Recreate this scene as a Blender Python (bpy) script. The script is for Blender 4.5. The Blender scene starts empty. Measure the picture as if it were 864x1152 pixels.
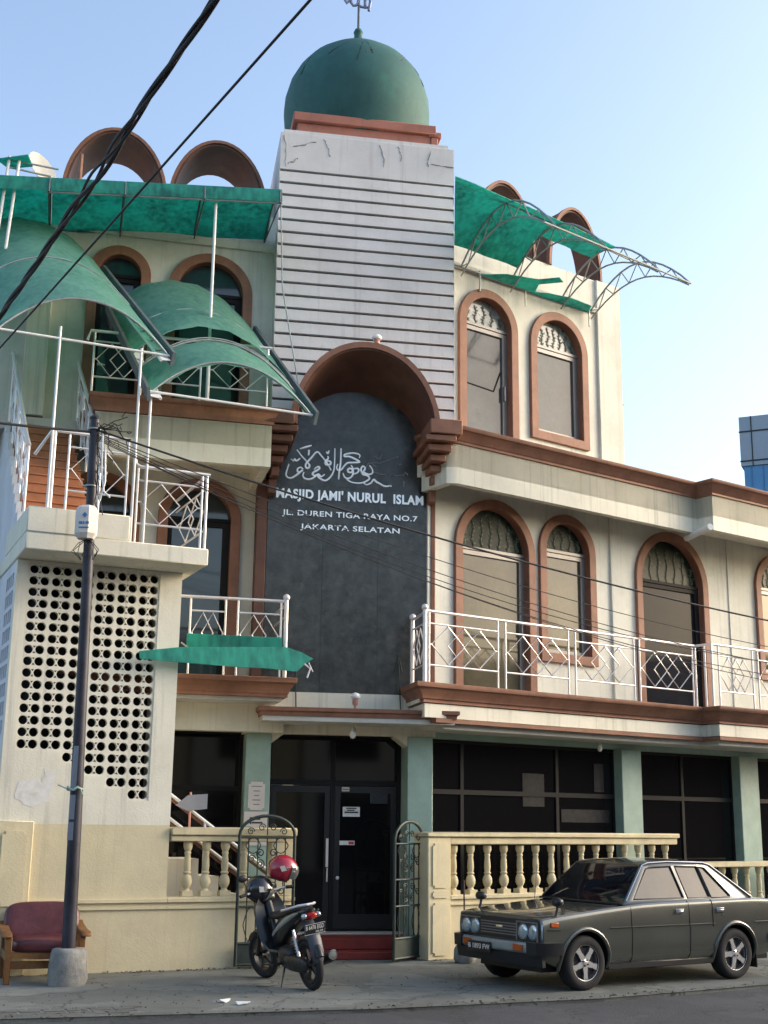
import bpy, bmesh, math, random
from mathutils import Matrix, Vector
from mathutils.geometry import tessellate_polygon
random.seed(11)
rad = math.radians
C = bpy.context.scene.collection
I4 = Matrix.Identity(4)
WM = {}

def frame(x, y, h, z=0.0):
    """street-wall frame: local x along the wall, local y into the building, z up"""
    return Matrix.Translation((x, y, z)) @ Matrix.Rotation(rad(h), 4, 'Z')
def tr(x, y, z): return Matrix.Translation((x, y, z))
def rz(a): return Matrix.Rotation(rad(a), 4, 'Z')
def rx(a): return Matrix.Rotation(rad(a), 4, 'X')
def ry(a): return Matrix.Rotation(rad(a), 4, 'Y')

# ------------------------------------------------------------------ materials
MATS = {}
def lin(c): return c if len(c) == 4 else (c[0], c[1], c[2], 1.0)
def mat(name, col, rough=.7, metal=0.0, var=.12, scale=2.5, streak=0.0, streak_col=None, bump=0.0, bscale=40., ior=1.45, coat=0.0,
        patch=None, pamount=.5, pscale=.9, spec=None):
    m = bpy.data.materials.new(name); m.use_nodes = True
    nt = m.node_tree; N = nt.nodes; L = nt.links
    b = N['Principled BSDF']
    b.inputs['Roughness'].default_value = rough; b.inputs['Metallic'].default_value = metal
    b.inputs['IOR'].default_value = ior; b.inputs['Coat Weight'].default_value = coat
    if spec is not None: b.inputs['Specular IOR Level'].default_value = spec
    geo = N.new('ShaderNodeNewGeometry')
    cur = None
    def noise(sc, det=5, vec=None, rough_=.6):
        n = N.new('ShaderNodeTexNoise'); n.inputs['Scale'].default_value = sc; n.inputs['Detail'].default_value = det
        n.inputs['Roughness'].default_value = rough_
        L.new(vec or geo.outputs['Position'], n.inputs['Vector']); return n.outputs['Fac']
    def ramp(fac, a, bb):
        r = N.new('ShaderNodeMapRange'); r.inputs['From Min'].default_value = a; r.inputs['From Max'].default_value = bb
        r.inputs['To Min'].default_value = 0; r.inputs['To Max'].default_value = 1
        L.new(fac, r.inputs['Value']); return r.outputs['Result']
    def mix(fac, ca, cb):
        x = N.new('ShaderNodeMix'); x.data_type = 'RGBA'
        if isinstance(ca, tuple): x.inputs['A'].default_value = ca
        else: L.new(ca, x.inputs['A'])
        if isinstance(cb, tuple): x.inputs['B'].default_value = cb
        else: L.new(cb, x.inputs['B'])
        L.new(fac, x.inputs['Factor']); return x.outputs['Result']
    c = lin(col)
    dk = (c[0]*(1-2*var), c[1]*(1-2*var), c[2]*(1-2*var), 1); lt = (min(1, c[0]*(1+var)), min(1, c[1]*(1+var)), min(1, c[2]*(1+var)), 1)
    if var > 0:
        cur = mix(ramp(noise(scale), .3, .7), dk, lt)
        fine = mix(ramp(noise(scale*14, 3), .35, .65), (1-var*.5,)*3+(1,), (1+0*var, 1, 1, 1))
        x = N.new('ShaderNodeMix'); x.data_type = 'RGBA'; x.blend_type = 'MULTIPLY'; x.inputs['Factor'].default_value = 1
        L.new(cur, x.inputs['A']); L.new(fine, x.inputs['B']); cur = x.outputs['Result']
    if streak > 0:
        mp = N.new('ShaderNodeMapping'); mp.inputs['Scale'].default_value = (7, 7, .26)
        L.new(geo.outputs['Position'], mp.inputs['Vector'])
        f = ramp(noise(1.6, 4, mp.outputs['Vector']), .54, .78)
        mu = N.new('ShaderNodeMath'); mu.operation = 'MULTIPLY'; mu.inputs[1].default_value = streak; L.new(f, mu.inputs[0])
        sc_ = streak_col or (c[0]*.45, c[1]*.45, c[2]*.42, 1)
        cur = mix(mu.outputs[0], cur if cur is not None else c, lin(sc_))
    if patch is not None:
        f = ramp(noise(pscale, 6, None, .7), .56, .66)
        mu = N.new('ShaderNodeMath'); mu.operation = 'MULTIPLY'; mu.inputs[1].default_value = pamount; L.new(f, mu.inputs[0])
        cur = mix(mu.outputs[0], cur if cur is not None else c, lin(patch))
    if cur is None: b.inputs['Base Color'].default_value = c
    else: L.new(cur, b.inputs['Base Color'])
    if bump > 0:
        bp = N.new('ShaderNodeBump'); bp.inputs['Strength'].default_value = bump; bp.inputs['Distance'].default_value = .02
        L.new(noise(bscale, 4), bp.inputs['Height']); L.new(bp.outputs['Normal'], b.inputs['Normal'])
    MATS[name] = m
    return m

CREAM = mat('cream_paint', (.74, .71, .59), .8, streak=.6, streak_col=(.30, .30, .25), var=.06, scale=1.2, bump=.15, patch=(.6, .57, .46), pamount=.5, pscale=1.3)
CREAM2 = mat('wing_paint', (.66, .655, .58), .8, streak=.5, streak_col=(.30, .30, .27), var=.08, scale=1.1, bump=.12, patch=(.5, .5, .44), pamount=.45, pscale=1.6)
SIDING = mat('siding_paint', (.72, .685, .665), .7, streak=.6, streak_col=(.42, .40, .39), var=.05, scale=1.6, bump=.1, patch=(.55, .53, .52), pamount=.35, pscale=2.2)
GROOVE = mat('groove_dark', (.05, .025, .02), .8, var=.1)
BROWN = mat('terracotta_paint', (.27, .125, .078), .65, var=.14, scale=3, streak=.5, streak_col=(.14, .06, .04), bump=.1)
HOODM = mat('shaded_terracotta', (.13, .06, .043), .65, var=.16, scale=3, streak=.3, streak_col=(.09, .05, .04), bump=.15)  # terracotta darkened to put the hood's shade into its colour
SALMON = mat('salmon_paint', (.42, .17, .12), .75, var=.1, streak=.3)
SAGE = mat('sage_tile', (.30, .42, .36), .45, var=.08, scale=4)
TAN = mat('tan_paint', (.66, .58, .38), .8, var=.07, scale=1.5, streak=.35, streak_col=(.38, .32, .2), bump=.15, patch=(.52, .45, .3), pamount=.4, pscale=1.7)
BALU = mat('baluster_paint', (.64, .55, .34), .7, var=.1, scale=4, bump=.1, streak=.25)
CRACKM = mat('filler_grey', (.33, .32, .30), .9, var=.1)
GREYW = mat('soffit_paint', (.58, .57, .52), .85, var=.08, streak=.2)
WHITEB = mat('sky_shaded_white', (.66, .68, .72), .8, var=.06, streak=.4)  # bluish skylight of the shaded left stair faces put into the white
ORANGE = mat('stair_tile', (.52, .20, .085), .5, var=.12, scale=4)
REDT = mat('red_step_tile', (.20, .028, .022), .45, var=.15, scale=5)
STEEL = mat('stainless', (.78, .74, .73), .36, metal=.35, var=.04)
WPIPE = mat('white_pipe', (.72, .73, .72), .45, var=.06, scale=6)
GALV = mat('galvanised', (.33, .37, .37), .5, metal=.6, var=.12, scale=6)
DKGREY = mat('beam_paint', (.10, .12, .13), .55, var=.15, scale=5)
ALU = mat('bronze_aluminium', (.20, .19, .185), .4, metal=.35, var=.05)
ALUD = mat('dark_aluminium', (.014, .014, .015), .65, var=.05, spec=.2)
PANE_A3 = mat('cool_reflective_pane', (.085, .092, .098), .07, var=.2, ior=1.45, scale=1.3, spec=.42, patch=(.05, .055, .06), pamount=.8, pscale=.8, bump=.012, bscale=1.6)
PANE_A = mat('warm_reflective_pane', (.10, .088, .058), .07, var=.2, ior=1.45, scale=1.2, spec=.42, patch=(.05, .045, .032), pamount=.8, pscale=.8, bump=.012, bscale=1.6)
PANE_C = mat('smoked_pane', (.020, .021, .026), .06, var=.1, ior=1.36, spec=.12, bump=.012, bscale=1.6)
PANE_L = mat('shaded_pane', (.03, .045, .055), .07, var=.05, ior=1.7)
PANE_F2 = mat('etched_fanlight', (.020, .030, .022), .3, var=.3, scale=9, patch=(.10, .13, .095), pamount=.8, pscale=8, ior=1.4, spec=.15)
TRACE = mat('leaf_tracery', (.10, .13, .095), .6, var=.2, scale=12)
PANE_G = mat('shop_glass', (.006, .006, .007), .05, var=0, ior=1.45, spec=.35)
PANE_F = mat('fanlight_glass', (.22, .25, .24), .15, var=.30, scale=9, patch=(.05, .07, .06), pamount=.9, pscale=8, ior=1.8)
GRANITE = mat('dark_granite', (.054, .058, .056), .22, var=.30, scale=6, patch=(.11, .115, .11), pamount=.35, pscale=5.5, ior=1.5)
LETTER = mat('letter_steel', (.93, .93, .93), .35, metal=.6, var=0)
LETTERG = mat('letter_worn', (.26, .27, .27), .5, var=0)
INK = mat('ink_dark', (.02, .03, .03), .6, var=0)
REDINK = mat('ink_red', (.45, .04, .05), .6, var=0)
BLUEINK = mat('ink_blue', (.05, .18, .38), .6, var=0)
DOME = mat('dome_green', (.030, .118, .112), .72, var=.16, scale=1.1, streak=.35, streak_col=(.012, .05, .05), patch=(.03, .17, .13), pamount=.5, pscale=1.2, bump=.1)
DARK = mat('interior_dark', (.012, .011, .012), .9, var=0)
BLACKP = mat('black_plastic', (.016, .016, .018), .4, var=.1)
RUBBER = mat('tyre_rubber', (.018, .018, .019), .8, var=.15, scale=8)
IRON = mat('wrought_iron', (.030, .045, .042), .5, metal=.3, var=.15, scale=8)
POLEM = mat('pole_iron', (.035, .035, .048), .5, metal=.3, var=.25, scale=3, patch=(.012, .012, .014), pamount=.9, pscale=1.6)
CONC = mat('cast_concrete', (.28, .275, .25), .9, var=.22, scale=6, bump=.6, bscale=18, patch=(.12, .11, .10), pamount=.7, pscale=3)
VINYL = mat('burgundy_vinyl', (.115, .030, .036), .38, var=.2, scale=6, bump=.25, bscale=9)
WOOD = mat('oiled_wood', (.23, .10, .03), .45, var=.2, scale=9)
CARP = mat('car_paint', (.088, .093, .081), .25, var=.08, metal=.45, coat=1.0, scale=1.5)
CARGL = mat('car_side_glass', (.06, .058, .058), .05, var=.2, ior=1.5, scale=2.5, spec=.4)
CARWS = mat('car_windscreen', (.008, .010, .014), .05, var=.3, scale=4, ior=1.5)
CHROME = mat('chrome', (.75, .75, .76), .12, metal=1., var=0)
ALLOY = mat('alloy_rim', (.70, .71, .72), .3, metal=.85, var=.03)
LENS = mat('headlamp_glass', (.50, .60, .65), .06, var=.15, scale=30, ior=1.8, metal=.5)
AMBER = mat('amber_lens', (.42, .09, .02), .2, var=.1)
REDLENS = mat('red_lens', (.35, .02, .02), .15, var=.1)
BIKEP = mat('bike_black_paint', (.010, .011, .013), .3, var=0, coat=.25)
BIKEG = mat('bike_mudguard', (.055, .065, .085), .45, var=.1)
SEATV = mat('seat_vinyl', (.022, .020, .019), .55, var=.1, bump=.2)
ENGM = mat('engine_alloy', (.055, .055, .055), .45, metal=.6, var=.25, scale=14)
HELR = mat('red_helmet_paint', (.33, .012, .03), .12, var=0, coat=.8)
HELB = mat('black_helmet_paint', (.014, .013, .016), .15, var=0, coat=.7)
VISOR = mat('smoked_visor', (.07, .08, .085), .06, var=0, ior=1.8)
FINM = mat('finial_metal', (.22, .25, .36), .45, metal=.4, var=.1)
WIREM = mat('cable_rubber', (.012, .011, .016), .6, var=0)
SIGNW = mat('sign_board', (.62, .58, .54), .55, var=.05)
SIGNG = mat('grey_sign', (.20, .215, .25), .5, var=.05)
BULB = mat('milky_bulb', (.80, .80, .78), .3, var=0)
PINKP = mat('pink_socket', (.55, .27, .22), .5, var=.05)
STICK = mat('rusty_rod', (.10, .06, .05), .8, var=.2)
BLUEGL = mat('blue_curtain_glass', (.03, .22, .48), .12, var=.15, scale=.5, ior=1.6)
PANELG = mat('grey_cladding', (.30, .36, .43), .5, var=.05, scale=.3)
PAPER = mat('paper_white', (.74, .74, .74), .7, var=.1, scale=15, patch=(.5, .5, .46), pamount=.6, pscale=8)

def poly_mat(name, col, dirt):
    m = bpy.data.materials.new(name); m.use_nodes = True
    N = m.node_tree.nodes; L = m.node_tree.links
    b = N['Principled BSDF']; out = N['Material Output']
    b.inputs['Roughness'].default_value = .38
    geo = N.new('ShaderNodeNewGeometry')
    n = N.new('ShaderNodeTexNoise'); n.inputs['Scale'].default_value = 2.2; n.inputs['Detail'].default_value = 7; n.inputs['Roughness'].default_value = .65
    L.new(geo.outputs['Position'], n.inputs['Vector'])
    mp = N.new('ShaderNodeMapping'); mp.inputs['Scale'].default_value = (7, 7, 1.2); L.new(geo.outputs['Position'], mp.inputs['Vector'])
    n2 = N.new('ShaderNodeTexNoise'); n2.inputs['Scale'].default_value = 1.8; n2.inputs['Detail'].default_value = 5; L.new(mp.outputs['Vector'], n2.inputs['Vector'])
    ad = N.new('ShaderNodeMath'); ad.operation = 'MULTIPLY'; L.new(n.outputs['Fac'], ad.inputs[0]); L.new(n2.outputs['Fac'], ad.inputs[1])
    r = N.new('ShaderNodeMapRange'); r.inputs['From Min'].default_value = .16; r.inputs['From Max'].default_value = .40
    L.new(ad.outputs[0], r.inputs['Value'])
    x = N.new('ShaderNodeMix'); x.data_type = 'RGBA'; x.inputs['A'].default_value = lin(col); x.inputs['B'].default_value = lin(dirt)
    L.new(r.outputs['Result'], x.inputs['Factor'])
    L.new(x.outputs['Result'], b.inputs['Base Color'])
    t = N.new('ShaderNodeBsdfTranslucent'); hs = N.new('ShaderNodeHueSaturation'); hs.inputs['Value'].default_value = 1.55; L.new(x.outputs['Result'], hs.inputs['Color']); L.new(hs.outputs['Color'], t.inputs['Color'])
    ms = N.new('ShaderNodeMixShader'); ms.inputs['Fac'].default_value = .62
    L.new(b.outputs['BSDF'], ms.inputs[1]); L.new(t.outputs['BSDF'], ms.inputs[2]); L.new(ms.outputs['Shader'], out.inputs['Surface'])
    return m
GREEN = poly_mat('green_polycarbonate', (.07, .45, .37), (.04, .23, .20))
GREEN2 = poly_mat('weathered_polycarbonate', (.26, .48, .41), (.15, .37, .315))

# ------------------------------------------------------------------ mesh builder
class MB:
    def __init__(s): s.v = []; s.f = []; s.mi = []; s.cur = 0
    def add(s, vs, fs, M=None):
        k = len(s.v)
        for p in vs:
            p = Vector(p)
            s.v.append(M @ p if M is not None else p)
        for f in fs: s.f.append([i+k for i in f]); s.mi.append(s.cur)
        return s
    def box(s, x0, x1, y0, y1, z0, z1, M=None):
        vs = [(x, y, z) for x in (x0, x1) for y in (y0, y1) for z in (z0, z1)]
        return s.add(vs, [(0, 1, 3, 2), (4, 6, 7, 5), (0, 4, 5, 1), (2, 3, 7, 6), (0, 2, 6, 4), (1, 5, 7, 3)], M)
    def prism(s, pts, y0, y1, M=None, axis='y'):
        """extrude a closed outline; axis y: pts are (x,z); axis z: pts are (x,y)"""
        return s.plate(pts, [], y0, y1, M, axis)
    def plate(s, outer, holes, y0, y1, M=None, axis='y'):
        loops = [list(outer)] + [list(h) for h in holes]
        V3 = [[Vector((p[0], p[1], 0)) for p in lp] for lp in loops]
        tri = tessellate_polygon(V3)
        flat = [p for lp in loops for p in lp]; n = len(flat)
        P = (lambda p, y: (p[0], y, p[1])) if axis == 'y' else (lambda p, y: (p[0], p[1], y))
        vs = [P(p, y0) for p in flat] + [P(p, y1) for p in flat]
        fs = [tuple(t) for t in tri] + [tuple(i+n for i in reversed(t)) for t in tri]
        k = 0
        for lp in loops:
            m = len(lp)
            for i in range(m):
                a, b = k+i, k+(i+1) % m
                fs.append((a, b, b+n, a+n))
            k += m
        return s.add(vs, fs, M)
    def tube(s, pts, r, n=8, closed=False, caps=True, M=None):
        pts = [Vector(p) for p in pts]; m = len(pts)
        rr = r if isinstance(r, (list, tuple)) else [r]*m
        up = None; rings = []
        for i, p in enumerate(pts):
            if closed: t = pts[(i+1) % m] - pts[i-1]
            else: t = pts[min(i+1, m-1)] - pts[max(i-1, 0)]
            if t.length < 1e-9: t = Vector((0, 0, 1))
            t.normalize()
            if up is None:
                a = Vector((0, 0, 1)) if abs(t.z) < .9 else Vector((1, 0, 0))
                up = (a - t*a.dot(t)).normalized()
            else:
                up = up - t*up.dot(t)
                up = up.normalized() if up.length > 1e-6 else t.orthogonal().normalized()
            sd = t.cross(up)
            off = math.pi/4 if n == 4 else 0
            rings.append([p + (up*math.cos(off+2*math.pi*j/n) + sd*math.sin(off+2*math.pi*j/n))*rr[i] for j in range(n)])
        vs = [q for rg in rings for q in rg]; fs = []
        for i in range(m if closed else m-1):
            a = i*n; b = ((i+1) % m)*n
            for j in range(n): fs.append((a+j, a+(j+1) % n, b+(j+1) % n, b+j))
        if caps and not closed:
            fs.append(tuple(reversed(range(n)))); fs.append(tuple((m-1)*n+j for j in range(n)))
        return s.add(vs, fs, M)
    def lathe(s, prof, n=16, M=None):
        vs = []; fs = []; m = len(prof)
        for r, z in prof:
            for j in range(n): vs.append((r*math.cos(2*math.pi*j/n), r*math.sin(2*math.pi*j/n), z))
        for i in range(m-1):
            for j in range(n): fs.append((i*n+j, i*n+(j+1) % n, (i+1)*n+(j+1) % n, (i+1)*n+j))
        ring_ = abs(prof[0][0]-prof[-1][0]) < 1e-6 and abs(prof[0][1]-prof[-1][1]) < 1e-6
        if prof[0][0] > 1e-6 and not ring_: fs.append(tuple(reversed(range(n))))
        if prof[-1][0] > 1e-6 and not ring_: fs.append(tuple((m-1)*n+j for j in range(n)))
        return s.add(vs, fs, M)
    def loft(s, rings, closed=True, caps=True, M=None):
        n = len(rings[0]); vs = [p for r in rings for p in r]; fs = []
        for i in range(len(rings)-1):
            for j in range(n if closed else n-1):
                fs.append((i*n+j, i*n+(j+1) % n, (i+1)*n+(j+1) % n, (i+1)*n+j))
        if caps and closed:
            fs.append(tuple(reversed(range(n)))); fs.append(tuple((len(rings)-1)*n+j for j in range(n)))
        return s.add(vs, fs, M)
    def extr(s, prof, x0, x1, M=None):
        """profile of (y,z) swept along x"""
        n = len(prof)
        vs = [(x0, y, z) for y, z in prof] + [(x1, y, z) for y, z in prof]
        tri = tessellate_polygon([[Vector((p[0], p[1], 0)) for p in prof]])
        fs = [tuple(t) for t in tri] + [tuple(i+n for i in reversed(t)) for t in tri]
        fs += [(i, (i+1) % n, (i+1) % n+n, i+n) for i in range(n)]
        return s.add(vs, fs, M)
    def sweep(s, path, prof, side=1, M=None):
        """profile of (offset,z) mitred along an open plan path; side=1: offset to the right of travel"""
        path = [Vector((p[0], p[1])) for p in path]; m = len(path); rings = []
        for i, p in enumerate(path):
            def nrm(a, b):
                d = (b-a).normalized(); return Vector((d.y, -d.x))*side
            if i == 0: mv = nrm(path[0], path[1])
            elif i == m-1: mv = nrm(path[-2], path[-1])
            else:
                n1, n2 = nrm(path[i-1], p), nrm(p, path[i+1]); mv = n1+n2
                mv = mv/ max(.35, (1+n1.dot(n2)))
            rings.append([(p.x+mv.x*o, p.y+mv.y*o, z) for o, z in prof])
        return s.loft(rings, True, True, M)
    def ellipsoid(s, c, r, n=16, m=10, M=None, p=1.0):
        def pw(a): return math.copysign(abs(a)**p, a)
        vs = [(c[0], c[1], c[2]-r[2])]
        for i in range(1, m):
            t = -math.pi/2 + math.pi*i/m
            for j in range(n):
                a = 2*math.pi*j/n
                vs.append((c[0]+r[0]*pw(math.cos(t))*pw(math.cos(a)), c[1]+r[1]*pw(math.cos(t))*pw(math.sin(a)), c[2]+r[2]*pw(math.sin(t))))
        vs.append((c[0], c[1], c[2]+r[2])); fs = []
        for j in range(n): fs.append((0, 1+(j+1) % n, 1+j))
        for i in range(m-2):
            for j in range(n): fs.append((1+i*n+j, 1+i*n+(j+1) % n, 1+(i+1)*n+(j+1) % n, 1+(i+1)*n+j))
        e = len(vs)-1; b = 1+(m-2)*n
        for j in range(n): fs.append((b+j, b+(j+1) % n, e))
        return s.add(vs, fs, M)
    def mesh(s, name, mats, smooth=38, bevel=0.0, seg=1):
        me = bpy.data.meshes.new(name)
        bm = bmesh.new()
        bv = [bm.verts.new(v) for v in s.v]
        for f, k in zip(s.f, s.mi):
            try:
                fc = bm.faces.new([bv[i] for i in f]); fc.material_index = k
            except ValueError: pass
        bmesh.ops.remove_doubles(bm, verts=bm.verts, dist=1e-5)
        bmesh.ops.recalc_face_normals(bm, faces=bm.faces)
        if bevel > 0:
            bm.normal_update()
            ed = [e for e in bm.edges if len(e.link_faces) == 2 and e.calc_face_angle(0) > rad(35)]
            bmesh.ops.bevel(bm, geom=ed, offset=bevel, segments=seg, affect='EDGES', clamp_overlap=True, profile=.5)
        bm.to_mesh(me); bm.free()
        for m in (mats if isinstance(mats, (list, tuple)) else [mats]): me.materials.append(m)
        if smooth:
            me.shade_smooth() if hasattr(me, 'shade_smooth') else None
            me.set_sharp_from_angle(angle=rad(smooth))
        return me

def link(o, parent, W):
    C.objects.link(o); WM[o.name] = W
    if parent is not None:
        o.parent = parent; o.matrix_local = WM[parent.name].inverted() @ W
    else: o.matrix_world = W
    return o
def obj(name, mb, mats, parent=None, W=None, smooth=38, bevel=0.0, seg=1, label=None):
    if W is None: W = WM[parent.name] if parent is not None else I4
    me = mb if isinstance(mb, bpy.types.Mesh) else mb.mesh(name, mats, smooth, bevel, seg)
    o = bpy.data.objects.new(name, me)
    if label: o['label'] = label
    return link(o, parent, W)
def tag(o, label, cat, group=None):
    o['label'] = label; o['category'] = cat
    if group: o['group'] = group
    return o
def thing(name, W, label, cat, group=None):
    o = bpy.data.objects.new(name, None); o.empty_display_size = .2
    link(o, None, W)
    return tag(o, label, cat, group)
def struct(name, mb, m, W=None, **k):
    o = obj(name, mb, m, None, W or I4, **k); o['kind'] = 'structure'; return o
def copy_tree(root, W, label=None, group=None):
    def cp(o, parent, Wn):
        c = o.copy(); link(c, parent, Wn)
        for ch in [x for x in C.objects if x.parent == o]:
            cp(ch, c, Wn @ (WM[o.name].inverted() @ WM[ch.name]))
        return c
    r = cp(root, None, W)
    if label: r['label'] = label
    if group: r['group'] = group
    return r
def cpart(o, parent, W):
    """a copy of a part (with its sub-parts) sharing mesh data"""
    c = o.copy(); link(c, parent, W)
    for ch in [x for x in C.objects if x.parent == o]:
        cpart(ch, c, W @ (WM[o.name].inverted() @ WM[ch.name]))
    return c
def text_mesh(body, w, h, thick=.012, embolden=0.0, spacing=1.0):
    cu = bpy.data.curves.new('txt', 'FONT'); cu.body = body; cu.size = 1; cu.extrude = .02; cu.offset = embolden; cu.space_character = spacing
    cu.resolution_u = 3
    o = bpy.data.objects.new('txt', cu); C.objects.link(o)
    bpy.context.view_layer.update()
    me = bpy.data.meshes.new_from_object(o.evaluated_get(bpy.context.evaluated_depsgraph_get()))
    bpy.data.objects.remove(o)
    xs = [v.co.x for v in me.vertices]; ys = [v.co.y for v in me.vertices]
    x0, x1, y0, y1 = min(xs), max(xs), min(ys), max(ys)
    for v in me.vertices:
        x = (v.co.x-x0)/(x1-x0)*w; z = (v.co.y-y0)/(y1-y0)*h; y = (v.co.z/.02*.5)*thick
        v.co = Vector((x, -y, z))
    return me
def lettering(name, body, x, y, z, w, h, m, parent, W, **k):
    me = text_mesh(body, w, h, **k); me.materials.clear(); me.materials.append(m); me.name = name
    return obj(name, me, None, parent, W @ tr(x, y, z))

def arch(s0, s1, z0, z1, n=22, ratio=1.0):
    w = (s1-s0)/2; c = (s0+s1)/2; rise = w*ratio; zs = z1-rise
    pts = [(s0, z0), (s1, z0)]
    for i in range(n+1):
        a = math.pi*i/n
        pts.append((c+w*math.cos(a), zs+rise*math.sin(a)))
    return pts

# ------------------------------------------------------------------ frames (metres, camera stands at x=0 y=0)
T = frame(-.5, 18.7, 10)        # tower face
R = frame(.75, 18.92, 36)       # right wing wall
Lw = frame(-1.9, 18.87, 14)     # left wing wall
S = frame(-1.76, 16.79, 24)     # stair block and left boundary wall
BR = frame(.64, 17.91, 36)      # right boundary wall
def inv(A, B, x, y):            # point of frame B given in frame A
    p = A.inverted() @ B @ Vector((x, y, 0)); return (p.x, p.y)

# ================================================================== THE BUILDING
Bd = thing('mosque_building', tr(0, 19, 0), 'cream three storey mosque with green dome, slatted tower and brown arched windows', 'mosque')

# ---- walls of the wings
def wall(name, W, s0, s1, z0, z1, holes, m=CREAM2, y0=0., y1=.2):
    mb = MB(); mb.plate([(s0, z0), (s1, z0), (s1, z1), (s0, z1)], holes, y0, y1)
    return obj(name, mb, m, Bd, W)
w3 = [(.49, 1.75, 7.56, 10.33, 1, PANE_A3, 'r3'), (2.03, 3.37, 7.98, 10.33, 0, PANE_A3, 'r3')]
w2 = [(.40, 2.06, 3.71, 6.78, 1, PANE_A, 'r2'), (2.16, 3.43, 4.30, 6.77, 0, PANE_A, 'r2'), (4.40, 6.26, 3.71, 6.84, 1, PANE_C, 'r2'), (7.62, 9.0, 4.4, 6.82, 0, PANE_A, 'r2')]
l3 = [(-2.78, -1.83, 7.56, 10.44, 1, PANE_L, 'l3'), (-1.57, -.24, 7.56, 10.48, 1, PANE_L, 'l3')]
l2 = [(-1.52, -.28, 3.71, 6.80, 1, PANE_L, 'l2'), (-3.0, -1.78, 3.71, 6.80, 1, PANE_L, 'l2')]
FR = .15
def wh(ws): return [arch(a+.02, b-.02, (z0 if d else z0+.02), z1-.02) for a, b, z0, z1, d, p, k in ws]
wall('wall', R, .30, 4.2, 7.5, 11.2, wh(w3))
wall('wall', R, -.1, 9.5, 3.69, 6.95, wh(w2))
wall('wall', Lw, -5.2, .35, 7.5, 11.25, wh(l3))
wall('wall', Lw, -4.2, .25, 3.69, 6.95, wh(l2))

def window(W, s0, s1, z0, z1, door, pane, kind):
    o0 = arch(s0, s1, z0, z1)
    sill = z0 if door else z0+FR
    inn = arch(s0+FR, s1-FR, sill+(.003 if door else 0), z1-FR)
    mb = MB()
    if door:   # jambs and head only: an open horseshoe
        n = 24; w = (s1-s0)/2; c = (s0+s1)/2; zs = z1-w; wi = w-FR
        out_ = [(s1, z0)] + [(c+w*math.cos(math.pi*i/n), zs+w*math.sin(math.pi*i/n)) for i in range(n+1)] + [(s0, z0)]
        in_ = [(s1-FR, z0)] + [(c+wi*math.cos(math.pi*i/n), zs+wi*math.sin(math.pi*i/n)) for i in range(n+1)] + [(s0+FR, z0)]
        mb.prism(out_+list(reversed(in_)), -.06, .16)
    else: mb.plate(o0, [inn], -.06, .16)
    # a thinner inner band gives the frame its step
    f = obj('balcony_door' if door else 'window', mb, BROWN, Bd, W, bevel=.012)
    w = (s1-s0)/2-FR; c = (s0+s1)/2; zt = z1-FR-w-.02   # transom height
    a, b = s0+FR, s1-FR
    sm = ALUD if pane in (PANE_C, PANE_L) else ALU
    mb = MB(); t = .075
    mb.plate([(a-.02, sill), (b+.02, sill), (b+.02, zt), (a-.02, zt)], [[(a+t, sill+t), (b-t-.03, sill+t), (b-t-.03, zt-t), (a+t, zt-t)]], .06, .13)
    mb.box(a-.02, b+.02, .05, .125, zt+.003, zt+.06)
    if door: mb.box(b-t-.025, b-t+.005, .02, .06, sill+.95, sill+1.2)
    obj('sash', mb, sm, f, W, bevel=.006)
    mb = MB(); mb.box(a+t-.02, b-t-.01, .095, .11, sill+t-.02, zt-t+.02); obj('pane', mb, pane, f, W)
    mb = MB(); mb.prism(arch(a-.02, b+.02, zt+.02, z1-FR+.02), .10, .115); obj('fanlight', mb, {'r3': PANE_F, 'r2': PANE_F2}.get(kind, PANE_L), f, W)
    if kind[0] == 'r':   # leaf tracery in the fanlight
        mb = MB(); tq = random.Random(int(s0*100)); nb = 7 if w > .5 else 5
        for i in range(nb):
            x = a+.04+(b-a-.08)*(i+.5)/nb; hm = math.sqrt(max(.02, 1-((x-c)/max(w, .01))**2))*w*.86
            pts = [(x+.02*math.sin(k*1.4+i), .092, zt+.05+(hm-.05)*k/7) for k in range(8)]
            mb.tube(pts, .006, 5)
            for k in range(1, 7):
                for sg in (1, -1):
                    px, _, pz = pts[k]; l = tq.uniform(.035, .06); an = tq.uniform(.3, .9)
                    mb.prism([(px, pz), (px+sg*l*.5*math.cos(an)-.008, pz+l*.5*math.sin(an)+.016), (px+sg*l*math.cos(an), pz+l*math.sin(an)), (px+sg*l*.5*math.cos(an)+.008, pz+l*.5*math.sin(an)-.014)], .089, .094)
        obj('tracery', mb, TRACE, f, W)
    if kind == 'r3' and door:   # open top vent stay seen through the glass
        mb = MB(); zc = sill+(zt-sill)*.52
        mb.tube([(a+t, .09, zc+.03), (b-t-.2, .088, zc-.01), (b-t-.05, .086, zc+.35)], .012, 6); obj('stay_bar', mb, ALUD, f, W)
for W, ws in ((R, w3), (R, w2), (Lw, l3), (Lw, l2)):
    for a in ws: window(W, *a)

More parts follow.
